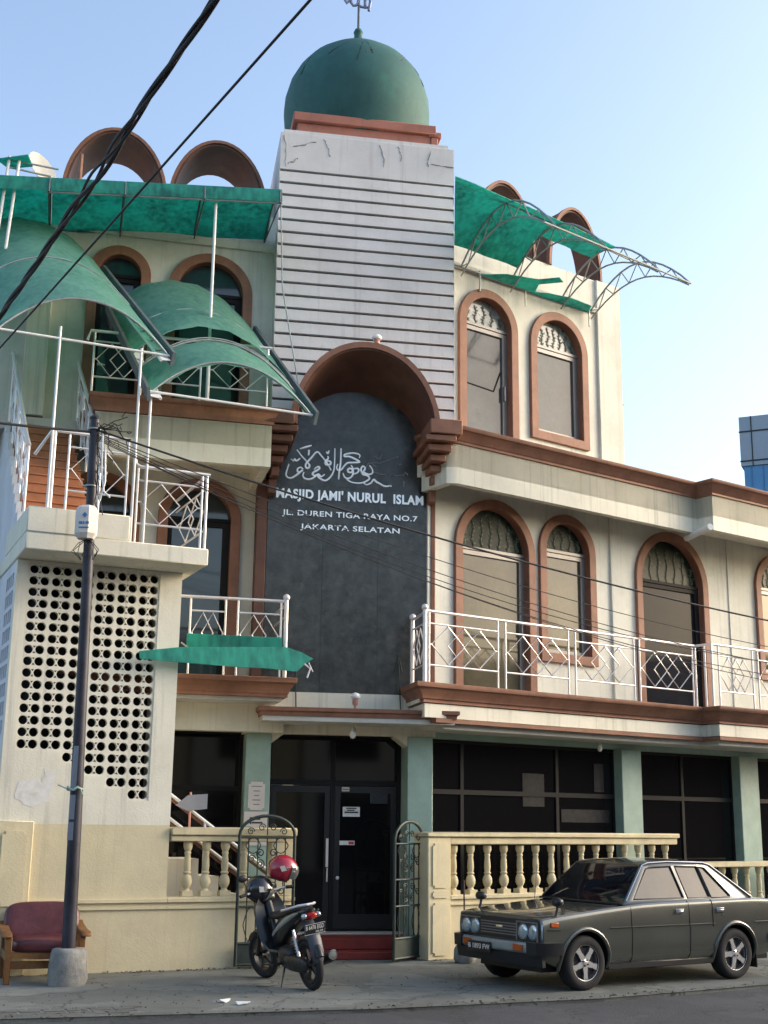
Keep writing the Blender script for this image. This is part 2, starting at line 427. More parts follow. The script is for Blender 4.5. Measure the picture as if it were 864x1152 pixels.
# mouldings and pilaster strips on the upper walls
mb = MB(); mb.extr([(-.05, 10.56), (-.07, 10.60), (-.07, 10.64), (0, 10.66), (.02, 10.66), (.02, 10.56)], .3, 3.62); obj('moulding', mb, CREAM2, Bd, R)
mb = MB(); mb.box(3.64, 4.22, -.05, .1, 7.56, 11.2); obj('pilaster', mb, CREAM2, Bd, R, bevel=.01)
mb = MB(); mb.box(3.80, 4.12, -.04, .1, 3.69, 6.94); obj('pilaster', mb, CREAM2, Bd, R, bevel=.01)
mb = MB(); mb.box(6.86, 6.92, -.02, .1, 3.69, 6.94); obj('pilaster', mb, CREAM2, Bd, R, bevel=.005)
mb = MB(); mb.extr([(-.05, 10.62), (-.08, 10.68), (-.08, 10.74), (0, 10.76), (.02, 10.76), (.02, 10.62)], -5.2, .3); obj('moulding', mb, CREAM2, Bd, Lw)
mb = MB(); mb.box(-3.62, -3.28, -.14, .1, 7.56, 10.62); obj('pilaster', mb, CREAM, Bd, Lw, bevel=.01)
mb = MB(); mb.box(4.2, 4.28, .1, .55, 9.55, 9.63); mb.prism([(4.2, 9.0), (4.42, 9.08), (4.2, 8.86)], .1, .5); obj('eave_bracket', mb, BROWN, Bd, R)
# side and rear walls, roofs (seen only from a step aside)
mb = MB(); mb.box(3.99, 4.19, .2, 4.2, 7.5, 11.19); mb.box(.6, 4.19, 4.2, 4.4, 7.5, 11.19); mb.box(.7, 3.98, .21, 4.19, 10.9, 11.05); obj('upper_block', mb, CREAM2, Bd, R)
mb = MB(); mb.box(-5.2, -5.0, .2, 4.2, 3.2, 11.24); mb.box(-5.2, 1.2, 4.2, 4.4, .02, 11.24); mb.box(-4.99, .5, .21, 4.19, 10.95, 11.1); obj('rear_block', mb, CREAM2, Bd, Lw)
mb = MB(); mb.box(9.3, 9.5, .2, 4.4, .02, 7.5); mb.box(.4, 9.29, 4.21, 4.41, .02, 7.5); obj('side_block', mb, CREAM2, Bd, R)

# ---- tower
mb = MB(); mb.box(-1.245, 1.595, .05, 2.2, 7.2, 12.54); mb.box(-1.26, 1.225, .06, 2.2, 3.0, 7.2); obj('tower', mb, GROOVE, Bd, T)
mb = MB()
zs = [11.89 - .2135*i for i in range(21)]
mb.box(-1.25, 1.60, -.012, .06, zs[0]+.02, 12.56)
for i in range(20):
    z1 = zs[i]-.012; z0 = zs[i+1]+.02
    if z0 < 7.5: z0 = 7.54
    if z1-z0 > .02: mb.extr([(-.016, z0), (0.0, z1), (.06, z1), (.06, z0)], -1.25, 1.60)
obj('siding', mb, SIDING, Bd, T, bevel=.004)
mb = MB(); mb.box(-1.253, -1.247, -.01, 2.2, 7.56, 12.54); mb.box(1.597, 1.603, -.01, 2.2, 7.56, 12.54); obj('corner_board', mb, SIDING, Bd, T)
def jag(s, z, ln, up=0):
    pts = []; x, y = s, z
    for i in range(9):
        pts.append((x, -.013, y)); x += ln[0]/8+random.uniform(-.02, .02); y += ln[1]/8+random.uniform(-.02, .02)
    return pts
for s, z, l in ((-1.2, 12.5, (.06, -.55)), (-1.05, 12.32, (.34, .1)), (-.56, 12.5, (.12, -.25)), (.36, 12.5, (.05, -.34)), (.66, 12.5, (.07, -.3)), (1.22, 12.5, (.0, -.3)), (1.22, 12.25, (.36, -.12)), (-1.12, 12.0, (.12, .14))):
    mb = MB(); mb.tube(jag(s, z, l), [random.uniform(.003, .013) for _ in range(9)], 5); obj('crack', mb, CRACKM, Bd, T)
mb = MB(); mb.box(-1.20, 1.5, .0, 2.1, 12.56, 12.62); obj('tower_cap', mb, SIDING, Bd, T)
mb = MB(); mb.box(-.96, 1.28, .32, 2.5, 12.62, 12.96); mb.box(-1.03, 1.36, .25, 2.58, 12.96, 13.12); mb.box(1.28, 1.40, .3, .8, 12.62, 12.93); mb.box(1.24, 1.46, .28, .9, 12.93, 13.02)
obj('dome_base', mb, SALMON, Bd, T, bevel=.012)
prof = [(1.10, 12.95), (1.19, 13.2), (1.255, 13.5), (1.28, 13.8), (1.262, 14.05), (1.19, 14.32), (1.07, 14.55), (.90, 14.76), (.68, 14.93), (.45, 15.04), (.2, 15.11), (.14, 15.15), (.10, 15.28), (.075, 15.40), (.07, 15.44), (.085, 15.49), (.06, 15.55), (0, 15.57)]
dome = None
mb = MB(); mb.lathe(prof, 40); dome = obj('dome', mb, DOME, Bd, T @ tr(.18, 1.4, 0), smooth=30)
for k in range(9):
    a0 = random.uniform(-2.6, -.4); pts = []
    for i in range(10):
        t = i/9; th = .35+1.0*t*random.uniform(.8, 1.0) if k % 2 else 1.15-.5*t
        a = a0+(.1*math.sin(3*t+k) if k % 2 else .5*t); rr = 1.284
        pts.append((rr*math.sin(th)*math.cos(a), rr*math.sin(th)*math.sin(a), 13.83+rr*math.cos(th)))
    mb = MB(); mb.tube(pts, .006, 4); obj('hairline_crack', mb, INK, dome, T @ tr(.18, 1.4, 0))
mb = MB(); mb.tube([(0, 0, 15.5), (0, 0, 16.45)], .022, 8); obj('finial_rod', mb, DKGREY, dome, T @ tr(.18, 1.4, 0))
mb = MB()
fx = lambda x, y: ((x-402)/12.34*.0157, 0, 16.35-(y)/12.34*.0165)
for st in ([(230, -60), (225, 0), (200, 50), (193, 110), (205, 170), (232, 215), (255, 180), (285, 130), (312, 80)], [(205, 105), (238, 72)], [(288, 130), (293, 200), (322, 238), (362, 230), (390, 190), (400, 100), (400, -60)],
           [(400, 215), (430, 240), (500, 245), (552, 230), (566, 150), (552, 60), (545, -60)], [(492, 225), (488, 100), (480, 65), (510, 40), (545, 28)], [(552, 0), (570, 60), (582, 108)], [(548, 235), (548, 290)], [(350, 5), (390, 15), (430, 5)], [(500, 125), (500, 95)]):
    mb.tube([fx(*p) for p in st], .026, 6)
obj('calligraphy', mb, FINM, dome, T @ tr(.18, 1.4, 0))

# ---- granite sign panel with lettering
pts = [(-1.255, 3.6), (1.225, 3.6), (1.225, 7.4)] + [(.04+1.06*math.cos(math.pi*i/24), 7.4+.95*math.sin(math.pi*i/24)) for i in range(25)] + [(-1.255, 7.4)]
mb = MB(); mb.prism(pts, -.022, .05); panel = obj('granite_panel', mb, GRANITE, Bd, T)
mb = MB()
for k in range(16): mb.box(-1.25, 1.22, -.0226, -.02, 3.82+.24*k, 3.8235+.24*k)
for k in range(1, 10): mb.box(-1.255+.248*k, -1.252+.248*k, -.0225, -.02, 3.6, 7.4)
for s in (-.42, .42): mb.box(s, s+.006, -.0235, -.02, 3.6, 7.3)
obj('panel_joint', mb, INK, panel, T)
lettering('lettering', "MASJID JAMI' NURUL  ISLAM", -1.14, -.03, 6.445, 2.25, .20, LETTER, panel, T, embolden=.035, spacing=1.08)
lettering('lettering', 'JL. DUREN TIGA RAYA NO.7', -1.04, -.03, 6.205, 2.06, .110, LETTER, panel, T, embolden=.012, spacing=1.05)
lettering('lettering', 'JAKARTA SELATAN', -.765, -.03, 6.005, 1.51, .105, LETTER, panel, T, embolden=.012, spacing=1.05)
cx = lambda p: (-1.18+p[0]*.002708, -.028, 7.47-p[0]*.00001-p[1]*.00272+.0001*p[0])
ST = [[(160, 196), (148, 186), (132, 192), (128, 207), (142, 213), (158, 200), (140, 216), (118, 235), (95, 248), (75, 245), (65, 228), (72, 195), (80, 168)],
      [(90, 138), (104, 150), (111, 139), (121, 149), (142, 133)], [(138, 80), (170, 68), (204, 57)],
      [(122, 84), (150, 120), (185, 158), (196, 175), (186, 190), (173, 181), (178, 160), (205, 128), (236, 94), (262, 118), (296, 160), (318, 198)],
      [(190, 84), (188, 116)], [(222, 196), (234, 184), (246, 178), (252, 188), (240, 200), (222, 210), (214, 222), (228, 232), (248, 222), (262, 236), (282, 222)],
      [(165, 212), (160, 235), (175, 250), (200, 252), (225, 240), (238, 226), (248, 240), (264, 252), (287, 258), (312, 240), (329, 210), (336, 170), (336, 70)],
      [(287, 90), (296, 101), (304, 84)], [(286, 158), (300, 144), (314, 150), (310, 165), (290, 166), (283, 150), (300, 128), (296, 116)],
      [(371, 68), (370, 150), (364, 200), (361, 250)], [(474, 122), (480, 108), (464, 97), (430, 95), (394, 104), (392, 116), (420, 116), (455, 130), (478, 146), (440, 150), (412, 152), (395, 166), (376, 192), (356, 196), (349, 180), (355, 160)],
      [(430, 165), (442, 186), (434, 206), (416, 205), (412, 192), (426, 184), (441, 196), (440, 222), (420, 242), (396, 236), (385, 212)], [(446, 186), (470, 184), (470, 205), (446, 216)],
      [(400, 240), (430, 262), (470, 268), (506, 262), (536, 240), (520, 222), (500, 216), (486, 190), (496, 170), (511, 182), (502, 202), (530, 216), (553, 206), (548, 180), (534, 163)],
      [(500, 264), (520, 276), (546, 264), (560, 245), (576, 258), (600, 271), (622, 282), (646, 281), (652, 276)], [(655, 281), (662, 281)]]
mb = MB()
for st in ST:
    # smooth the traced pen line and give it a pen's swelling
    P = [Vector(cx(p)) for p in st]; Q = []
    for i in range(len(P)-1):
        p0, p1, p2, p3 = P[max(0, i-1)], P[i], P[i+1], P[min(len(P)-1, i+2)]
        for k in range(4):
            t = k/4; Q.append(.5*((2*p1)+(p2-p0)*t+(2*p0-5*p1+4*p2-p3)*t*t+(3*p1-p0-3*p2+p3)*t**3))
    Q.append(P[-1]); n = len(Q)
    mb.tube(Q, [.0105+.008*math.sin(math.pi*min(1, (i+.6)/n)) for i in range(n)] if n > 6 else .018, 6)
obj('calligraphy', mb, LETTER, panel, T)
mb = MB()
for st in ([(500, 205), (530, 150), (600, 148), (640, 130), (700, 108)], [(530, 175), (560, 200), (600, 214), (630, 214), (640, 200), (650, 221), (666, 205), (682, 221), (735, 214), (742, 196), (757, 214)], [(560, 110), (590, 128), (605, 95)], [(700, 160), (720, 150)], [(735, 250), (732, 285)], [(545, 150), (575, 172)]):
    mb.tube([cx(p) for p in st], .010, 5)
obj('worn_calligraphy', mb, LETTERG, panel, T)
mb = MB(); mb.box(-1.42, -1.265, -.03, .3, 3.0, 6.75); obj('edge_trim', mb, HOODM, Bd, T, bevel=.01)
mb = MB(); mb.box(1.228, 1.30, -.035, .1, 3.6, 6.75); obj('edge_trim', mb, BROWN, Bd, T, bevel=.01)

# ---- barrel hood over the sign
def hood_ring(o, wo, ro, wi, ri, zsp, c, n=32):
    out_ = [(c+wo*math.cos(math.pi*i/n), -o, zsp+ro*math.sin(math.pi*i/n)) for i in range(n+1)]
    in_ = [(c+wi*math.cos(math.pi*i/n), -o, zsp+ri*math.sin(math.pi*i/n)) for i in range(n, -1, -1)]
    return out_+in_
mb = MB()
mb.loft([hood_ring(1.02, 1.09, 1.30, 1.02, 1.20, 7.36, .05), hood_ring(.96, 1.09, 1.31, 1.00, 1.19, 7.36, .05), hood_ring(-.02, 1.09, 1.20, 1.0, .86, 7.36, .04)])
hood = obj('barrel_hood', mb, HOODM, Bd, T, smooth=45)
mb = MB(); mb.loft([hood_ring(1.05, 1.105, 1.315, 1.03, 1.225, 7.36, .05), hood_ring(.93, 1.105, 1.315, 1.06, 1.26, 7.36, .05)]); obj('rim', mb, BROWN, hood, T, smooth=45)
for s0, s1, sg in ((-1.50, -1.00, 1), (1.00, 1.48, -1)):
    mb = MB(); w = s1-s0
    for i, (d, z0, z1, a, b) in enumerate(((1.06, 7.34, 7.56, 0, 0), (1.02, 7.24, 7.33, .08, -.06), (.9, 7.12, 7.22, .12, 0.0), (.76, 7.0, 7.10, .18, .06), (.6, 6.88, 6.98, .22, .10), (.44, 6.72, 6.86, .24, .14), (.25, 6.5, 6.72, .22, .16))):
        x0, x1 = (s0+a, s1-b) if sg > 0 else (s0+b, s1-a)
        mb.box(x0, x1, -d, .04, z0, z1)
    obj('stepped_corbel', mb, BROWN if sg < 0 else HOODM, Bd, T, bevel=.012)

# ---- right wing: balcony, fascias, cornices
P2 = [(-.36, .08), (-.73, -.75), (5.1, -.75), (5.1, -1.1), (9.5, -1.1)]
P3 = [(-.24, -.02), (-.27, -.66), (-.13, -.75), (5.2, -.75), (5.2, -1.1), (9.5, -1.1)]
def corn(z0, z1, k=1.0, base=0.0):
    h = z1-z0
    return [(base-.25, z0), (base+.03, z0), (base+.03, z0+.16*h), (base+.06*k, z0+.2*h), (base+.075*k, z0+.38*h), (base+.14*k, z0+.62*h), (base+.165*k, z0+.72*h), (base+.195*k, z0+.74*h), (base+.2*k, z1), (base-.25, z1)]
mb = MB(); mb.sweep(P3, corn(7.29, 7.54, .75), 1); obj('cornice', mb, BROWN, Bd, R, bevel=.004)
mb = MB(); mb.prism(P3+[(9.5, .3), (-.24, .3)], 6.93, 7.28, None, 'z'); mb.sweep(P3, [(-.12, 6.68), (0, 6.68), (0, 7.288), (-.12, 7.288)], 1); obj('fascia', mb, CREAM, Bd, R)
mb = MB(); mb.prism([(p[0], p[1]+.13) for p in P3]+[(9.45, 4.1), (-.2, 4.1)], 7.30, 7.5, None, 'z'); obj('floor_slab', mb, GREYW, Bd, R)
mb = MB(); mb.sweep(P2, corn(3.42, 3.69, .85), 1); obj('cornice', mb, BROWN, Bd, R, bevel=.004)
mb = MB(); mb.prism(P2+[(9.5, .3), (-.36, .3)], 3.22, 3.41, None, 'z'); mb.prism([(p[0], p[1]+.13) for p in P2]+[(9.5, .25), (-.3, .25)], 3.43, 3.66, None, 'z'); obj('floor_slab', mb, CREAM, Bd, R)
P2b = [(-.1, .0), (-.2, -.70), (5.1, -.75), (5.1, -1.1), (9.5, -1.1)]
mb = MB(); mb.sweep([(-.55, -.75), (5.1, -.75), (5.1, -1.1), (9.5, -1.1)], [(-.1, 3.155), (.03, 3.155), (.035, 3.21), (-.1, 3.215)], 1); obj('drip_moulding', mb, BROWN, Bd, R)
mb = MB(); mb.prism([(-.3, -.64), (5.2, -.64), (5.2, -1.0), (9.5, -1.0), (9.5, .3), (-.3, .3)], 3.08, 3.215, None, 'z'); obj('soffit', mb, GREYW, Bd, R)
mb = MB(); mb.box(-.02, 9.5, -.02, .2, 2.99, 3.08); obj('lintel', mb, SAGE, Bd, R)
# pvc spout
mb = MB(); mb.tube([(5.15, -.55, 6.62), (4.9, -1.28, 6.66)], .055, 12); obj('rain_spout', mb, WPIPE, Bd, R)

# ---- ground floor, right wing
for a, b in ((3.85, 4.31), (6.81, 7.32)):
    mb = MB(); mb.box(a, b, -.10, .25, .02, 2.99)
    obj('sage_pilaster', mb, SAGE, Bd, R, bevel=.008)
for s0, s1, mul in ((.05, 3.85, (.63, 2.57)), (4.31, 6.81, (5.5,)), (7.32, 9.5, (8.4,))):
    mb = MB(); mb.plate([(s0, .3), (s1, .3), (s1, 2.99), (s0, 2.99)], [[(a+.03, c), (b-.03, c), (b-.03, d), (a+.03, d)] for a, b in zip((s0,)+mul, mul+(s1,)) for c, d in ((.36, 2.2), (2.27, 2.94))], .08, .14)
    f = obj('shop_window', mb, ALUD, Bd, R)
    mb = MB(); mb.box(s0+.01, s1-.01, .105, .115, .34, 2.97); obj('pane', mb, PANE_G, f, R)
    mb = MB(); mb.box(s0, s1, .0, .2, .02, .3); obj('sill', mb, SAGE, f, R)
for s0, s1, z0, z1, m in ((1.85, 2.3, 2.05, 2.55, SIGNG), (3.4, 3.62, 2.3, 2.75, SIGNG), (2.66, 3.72, 1.82, 2.02, SIGNW)):
    mb = MB(); mb.box(s0, s1, .094, .104, z0, z1); obj('window_poster', mb, mat('dim_poster', (.016, .017, .021), .6, var=.35, scale=12, spec=.2), Bd, R)
# ---- entrance
mb = MB(); mb.box(-1.46, -1.10, -.12, .55, .02, 3.0); obj('sage_pilaster', mb, SAGE, Bd, T, bevel=.008)
mb = MB(); mb.box(.88, 1.25, -.12, .55, .02, 3.0); obj('sage_pilaster', mb, SAGE, Bd, T, bevel=.008)
mb = MB(); mb.prism([(-1.5, 3.0), (1.3, 3.0), (1.3, 3.6), (-1.5, 3.6)], -.08, .3)
mb.prism([(-1.10, 3.0), (-.92, 3.0), (-1.10, 2.86)], -.08, .3); mb.prism([(.88, 3.0), (.70, 3.0), (.88, 2.86)], -.08, .3)
obj('lintel', mb, CREAM, Bd, T)
mb = MB(); mb.box(-1.30, 1.42, -.80, -.08, 3.13, 3.24); obj('entrance_canopy', mb, GREYW, Bd, T, bevel=.006)
cano = Bd.children[-1] if Bd.children else None
mb = MB(); mb.sweep([(-1.30, -.05), (-1.30, -.80), (1.42, -.80), (1.42, -.05)], [(-.06, 3.2), (.02, 3.2), (.03, 3.25), (.06, 3.27), (.06, 3.32), (-.06, 3.32)], 1); obj('canopy_moulding', mb, BROWN, Bd, T)
mb = MB(); mb.box(-1.25, 1.36, -.74, -.08, 3.243, 3.30); obj('canopy_roof', mb, GREYW, Bd, T)
# doors, recessed
yd = .38
mb = MB(); mb.plate([(-1.10, .27), (.88, .27), (.88, 3.0), (-1.10, 3.0)], [[(-1.04, .3), (-.16, .3), (-.16, 2.3), (-1.04, 2.3)], [(-.10, .3), (.82, .3), (.82, 2.3), (-.10, 2.3)], [(-1.04, 2.38), (-.16, 2.38), (-.16, 2.95), (-1.04, 2.95)], [(-.10, 2.38), (.82, 2.38), (.82, 2.95), (-.10, 2.95)]], yd, yd+.08)
dfr = obj('door_frame', mb, ALUD, Bd, T)
for a, b in ((-1.035, -.165), (-.095, .815)):
    mb = MB(); mb.plate([(a, .305), (b, .305), (b, 2.295), (a, 2.295)], [[(a+.08, .5), (b-.08, .5), (b-.08, 2.2), (a+.08, 2.2)]], yd+.02, yd+.06)
    d = obj('door_leaf', mb, BLACKP, Bd, T)
    mb = MB(); mb.box(a+.06, b-.06, yd+.035, yd+.045, .48, 2.22); obj('pane', mb, PANE_G, d, T)
    if a < -.5:
        mb = MB(); mb.box(-.22, -.185, yd-.03, yd+.02, 1.15, 1.55); mb.tube([(-.2, yd-.05, .95), (-.2, yd-.05, 1.14)], .012, 8); obj('handle', mb, STEEL, d, T)
    else:
        mb = MB(); mb.lathe([(0, 0), (.025, 0), (.025, .03), (0, .04)], 10, tr(-.04, yd+.02, 1.0) @ rx(90)); obj('lock', mb, STEEL, d, T)
mb = MB(); mb.box(-1.04, .82, yd+.03, yd+.04, 2.36, 2.97); obj('transom_pane', mb, PANE_G, Bd, T)
mb = MB(); mb.box(-1.10, .88, .1, 1.2, .02, .265); obj('threshold', mb, GREYW, Bd, T)
mb = MB(); mb.box(-1.02, .86, -.82, .1, .0, .10); obj('entrance_step', mb, REDT, Bd, T, bevel=.01)
mb = MB(); mb.box(-1.02, .86, -.50, .099, .10, .25); obj('entrance_step', mb, REDT, Bd, T, bevel=.01)

# ---- left wing slabs
P3L = [(-2.55, .0), (-2.55, -1.43), (-.07, -1.43), (-.05, .0)]
P2L = [(-2.72, .0), (-2.72, -1.43), (.24, -1.43), (.24, -.2)]
mb = MB(); mb.sweep(P3L, corn(7.30, 7.545, .5), 1); obj('cornice', mb, BROWN, Bd, Lw, bevel=.004)
mb = MB(); mb.prism(P3L, 6.95, 7.28, None, 'z'); mb.sweep(P3L, [(-.12, 6.68), (0, 6.68), (0, 7.29), (-.12, 7.29)], 1); obj('fascia', mb, CREAM, Bd, Lw)
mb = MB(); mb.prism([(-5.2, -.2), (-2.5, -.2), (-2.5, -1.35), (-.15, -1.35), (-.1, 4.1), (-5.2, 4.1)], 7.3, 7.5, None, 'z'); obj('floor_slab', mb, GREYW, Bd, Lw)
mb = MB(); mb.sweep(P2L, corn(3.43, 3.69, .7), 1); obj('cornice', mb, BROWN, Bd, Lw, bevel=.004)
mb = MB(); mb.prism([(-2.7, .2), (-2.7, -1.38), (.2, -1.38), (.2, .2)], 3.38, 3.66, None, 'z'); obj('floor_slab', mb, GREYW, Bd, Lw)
mb = MB(); mb.box(-3.6, .34, -.80, -.55, 3.0, 3.40); obj('lintel', mb, CREAM, Bd, Lw)
mb = MB(); mb.plate([(-3.6, .1), (-.1, .1), (-.1, 3.2), (-3.6, 3.2)], [[(-3.5, .5), (-1.65, .5), (-1.65, 2.2), (-3.5, 2.2)], [(-1.58, .5), (-.16, .5), (-.16, 2.2), (-1.58, 2.2)], [(-3.5, 2.27), (-1.65, 2.27), (-1.65, 3.0), (-3.5, 3.0)], [(-1.58, 2.27), (-.16, 2.27), (-.16, 3.0), (-1.58, 3.0)]], -.02, .05)
f = obj('shop_window', mb, ALUD, Bd, Lw)
mb = MB(); mb.box(-3.55, -.12, .01, .02, .15, 3.1); obj('pane', mb, PANE_G, f, Lw)

# ---- roof arches
def roof_arch(W, s0, s1, z0, z1, y0, y1, th=.07):
    c = (s0+s1)/2; w = (s1-s0)/2; n = 24; r = z1-z0
    ring = lambda y, k: [(c+w*math.cos(math.pi*i/n), y, z0+r*math.sin(math.pi*i/n)) for i in range(n+1)] + [(c+(w-th)*math.cos(math.pi*i/n), y, z0+(r-th)*math.sin(math.pi*i/n)) for i in range(n, -1, -1)]
    mb = MB(); mb.loft([ring(y0, 0), ring(y1, 0)]); o = obj('roof_arch', mb, HOODM, Bd, W, smooth=45)
    mb = MB(); ring2 = lambda y: [(c+(w+.015)*math.cos(math.pi*i/n), y, z0+(r+.015)*math.sin(math.pi*i/n)) for i in range(n+1)] + [(c+(w-.035)*math.cos(math.pi*i/n), y, z0+(r-.035)*math.sin(math.pi*i/n)) for i in range(n, -1, -1)]
    mb.loft([ring2(y0-.03), ring2(y0+.05)]); obj('rim', mb, BROWN, o, W, smooth=45)
roof_arch(Lw, -3.27, -1.66, 11.25, 12.45, -.0, 1.0)
roof_arch(Lw, -1.64, -.06, 11.25, 12.47, -.0, 1.0)
roof_arch(R, .86, 2.18, 11.2, 12.42, -.02, .5)
roof_arch(R, 2.52, 3.78, 11.2, 12.43, -.02, .5)

# ================================================================== STAIR BLOCK
Sb = thing('stair_block', S @ tr(-2, 0, 0), 'cream stair block with round holed ventilation screen and orange tiled flight', 'stairwell')
cell, rowh = .2775, .1435
s_l, z_t = -2.905, 4.885
rows = (16, 16, 17, 18, 19, 20)
mb = MB()
for c in range(6):
    for r_ in range(rows[c]):
        x0 = s_l+c*cell; z1 = z_t-r_*rowh; z0 = z1-rowh; x1 = x0+cell
        hs = []
        for k in (.255, .745):
            hx, hz = x0+cell*k, (z0+z1)/2
            hs.append([(hx+.056*math.cos(2*math.pi*i/12), hz+.056*math.sin(2*math.pi*i/12)) for i in range(12)])
        xm, zm = (x0+x1)/2, (z0+z1)/2
        for sg in (1, -1): hs.append([(xm-.02, zm+sg*.046), (xm+.02, zm+sg*.046), (xm, zm+sg*.016)])
        mb.plate([(x0, z0), (x1, z0), (x1, z1), (x0, z1)], hs, .012, .09)
obj('ventilation_screen', mb, CREAM, Sb, S, smooth=0)
out_ = [(-3.05, 1.72), (-.95, 1.72), (-.95, 4.92), (-3.05, 4.92)]
hole = [(s_l, z_t)]
x = s_l
hole = [(s_l, z_t), (s_l, z_t-16*rowh), (s_l+2*cell, z_t-16*rowh)]
for c in (2, 3, 4, 5): hole += [(s_l+c*cell, z_t-rows[c]*rowh), (s_l+(c+1)*cell, z_t-rows[c]*rowh)]
hole += [(s_l+6*cell, z_t)]
mb = MB(); mb.plate(out_, [hole], 0, .15); obj('wall', mb, CREAM, Sb, S)
mb = MB(); mb.box(-3.05, -.95, .0, .15, .0, 1.719); obj('wall', mb, TAN, Sb, S)
mb = MB(); mb.box(-3.05, -.97, .15, .152, 0, .01)
# left side wall with its narrow slots
hs = []
for i in range(9):
    for k in range(4):
        y0 = .22+k*.17; z0 = 4.62-i*.23
        hs.append([(y0, z0), (y0+.12, z0), (y0+.12, z0+.17), (y0, z0+.17)])
Mside = Matrix(((0, -1, 0, -3.05), (1, 0, 0, 0), (0, 0, 1, 0), (0, 0, 0, 1)))   # plate x -> +y, plate y -> -x
mb = MB(); mb.plate([(.15, 0), (4.4, 0), (4.4, 4.92), (.15, 4.92)], hs, -.12, 0., Mside); obj('wall', mb, WHITEB, Sb, S)
mb = MB(); mb.box(-1.10, -.95, .15, 2.0, 0, 4.92); obj('wall', mb, CREAM, Sb, S)
mb = MB(); mb.box(-2.93, -1.1, .9, .95, 0, 4.92); mb.box(-2.92, -1.11, .16, .9, 1.2, 1.25); mb.box(-2.92, -1.11, .16, .9, 4.90, 4.918); mb.box(-2.74, -2.72, .16, .9, 1.25, 4.9); obj('shade_liner', mb, DARK, Sb, S)  # dark sheets stand in for the shade behind the screen and slots
mb = MB(); mb.box(-3.07, -.80, -.66, 2.1, 4.925, 5.14); obj('landing_slab', mb, CREAM, Sb, S, bevel=.015)
mb = MB(); mb.box(-3.07, -1.82, -.664, 1.1, 5.14, 5.46); obj('landing_slab', mb, CREAM, Sb, S, bevel=.015)
# flight
nst = 12; rise = 2.08/nst; tread = .20; y00 = .30
for i in range(nst):
    mb = MB(); z0 = 5.46+i*rise; y0 = y00+i*tread
    mb.box(-2.98, -2.12, y0, y0+tread+.06 if i < nst-1 else y0+.5, z0, z0+rise-.02); mb.box(-2.99, -2.11, y0-.02, y0+tread+.03, z0+rise-.018, z0+rise)
    obj('stair_step', mb, ORANGE, Sb, S)
side = [(y00-.9, 5.0), (y00-.9, 5.44), (y00, 5.44)]
for i in range(nst): side += [(y00+i*tread, 5.46+(i+1)*rise-.035), (y00+(i+1)*tread, 5.46+(i+1)*rise-.035)]
side += [(y00+nst*tread+.2, 5.46+nst*rise), (y00+nst*tread+.2, 4.93), (y00, 4.93)]
Ms = Matrix(((0, -1, 0, -3.06), (1, 0, 0, 0), (0, 0, 1, 0), (0, 0, 0, 1)))
side = [(y00-.9, 4.94), (y00-.9, 5.45)] + [(y00, 5.45)] + side[3:-3] + [(y00+nst*tread+.2, 7.5), (y00+nst*tread+.2, 4.94)]
mb = MB(); mb.prism(side, -.07, -.0, Ms); obj('stringer', mb, WHITEB, Sb, S)
mb = MB(); mb.box(-3.0, -2.0, y00+nst*tread+.2, y00+nst*tread+1.6, 7.3, 7.52); obj('landing_slab', mb, CREAM, Sb, S)
mb = MB(); mb.box(-2.99, -2.1, y00+nst*tread+.15, y00+nst*tread+.2, 5.2, 7.3); obj('stringer', mb, CREAM, Sb, S)
mb = MB(); mb.prism([(-2.93, 1.2), (-2.88, 1.2), (-2.88, 1.3)], 0, .01)
# raised pilaster and panel mouldings on the lower wall
mb = MB(); mb.box(-3.06, -2.62, -.05, .1, 0, 1.75); obj('pilaster', mb, TAN, Sb, S, bevel=.008)
def oct_panel(s0, s1, z0, z1, c=.06): return [(s0+c, z0), (s1-c, z0), (s1-c, z0+c), (s1, z0+c), (s1, z1-c), (s1-c, z1-c), (s1-c, z1), (s0+c, z1), (s0+c, z1-c), (s0, z1-c), (s0, z0+c), (s0+c, z0+c)]
mb = MB(); mb.prism(oct_panel(-2.98, -2.69, .78, 1.64, .04), -.068, -.04); obj('raised_panel', mb, TAN, Sb, S, bevel=.005)
mb = MB(); mb.box(-2.619, -.945, -.025, .05, .72, .75); mb.box(-2.619, -.945, -.035, .05, .80, .84); obj('moulding', mb, TAN, Sb, S)

# ================================================================== RAILINGS
def diamonds(mb, x0, x1, zc, hh, n, y=0., r=.0105):
    w = x1-x0; hw = .235*w if n == 3 else .30*w
    cs = [x0+w*k for k in ((.27, .5, .73) if n == 3 else (.36, .64))]
    k = hh if hw > hh else hh
    for c in cs: mb.tube([(c-hw, y, zc), (c, y, zc+hh), (c+hw, y, zc), (c, y, zc-hh)], r, 6, closed=True)
    mb.tube([(x0, y, zc), (cs[0]-hw, y, zc)], r, 6); mb.tube([(cs[-1]+hw, y, zc), (x1, y, zc)], r, 6)
def rail_run(root, W, panels, zf, h=1.05, n=3, y=0., bottom=.26, top=.83, r=.013):
    pst = {}
    for a, b in panels:
        for x in (a, b):
            key = 'p'
            if key not in pst:
                mb = MB(); mb.tube([(0, 0, 0), (0, 0, h-.01)], .015, 10); pst[key] = obj('post', mb, STEEL, root, W @ tr(x, y, zf))
            else: cpart(pst[key], root, W @ tr(x, y, zf))
        mb = MB(); L_ = b-a
        mb.tube([(0, 0, h*top), (L_, 0, h*top)], r, 8); mb.tube([(0, 0, h*bottom), (L_, 0, h*bottom)], r, 8)
        zc = h*(top+bottom)/2; diamonds(mb, 0, L_, zc, h*(top-bottom)/2-.02, n)
        obj('diamond_panel', mb, STEEL, root, W @ tr(a, y, zf))
def hand(root, W, pts, r=.022):
    mb = MB(); mb.tube(pts, r, 10); return obj('handrail', mb, STEEL, root, W)
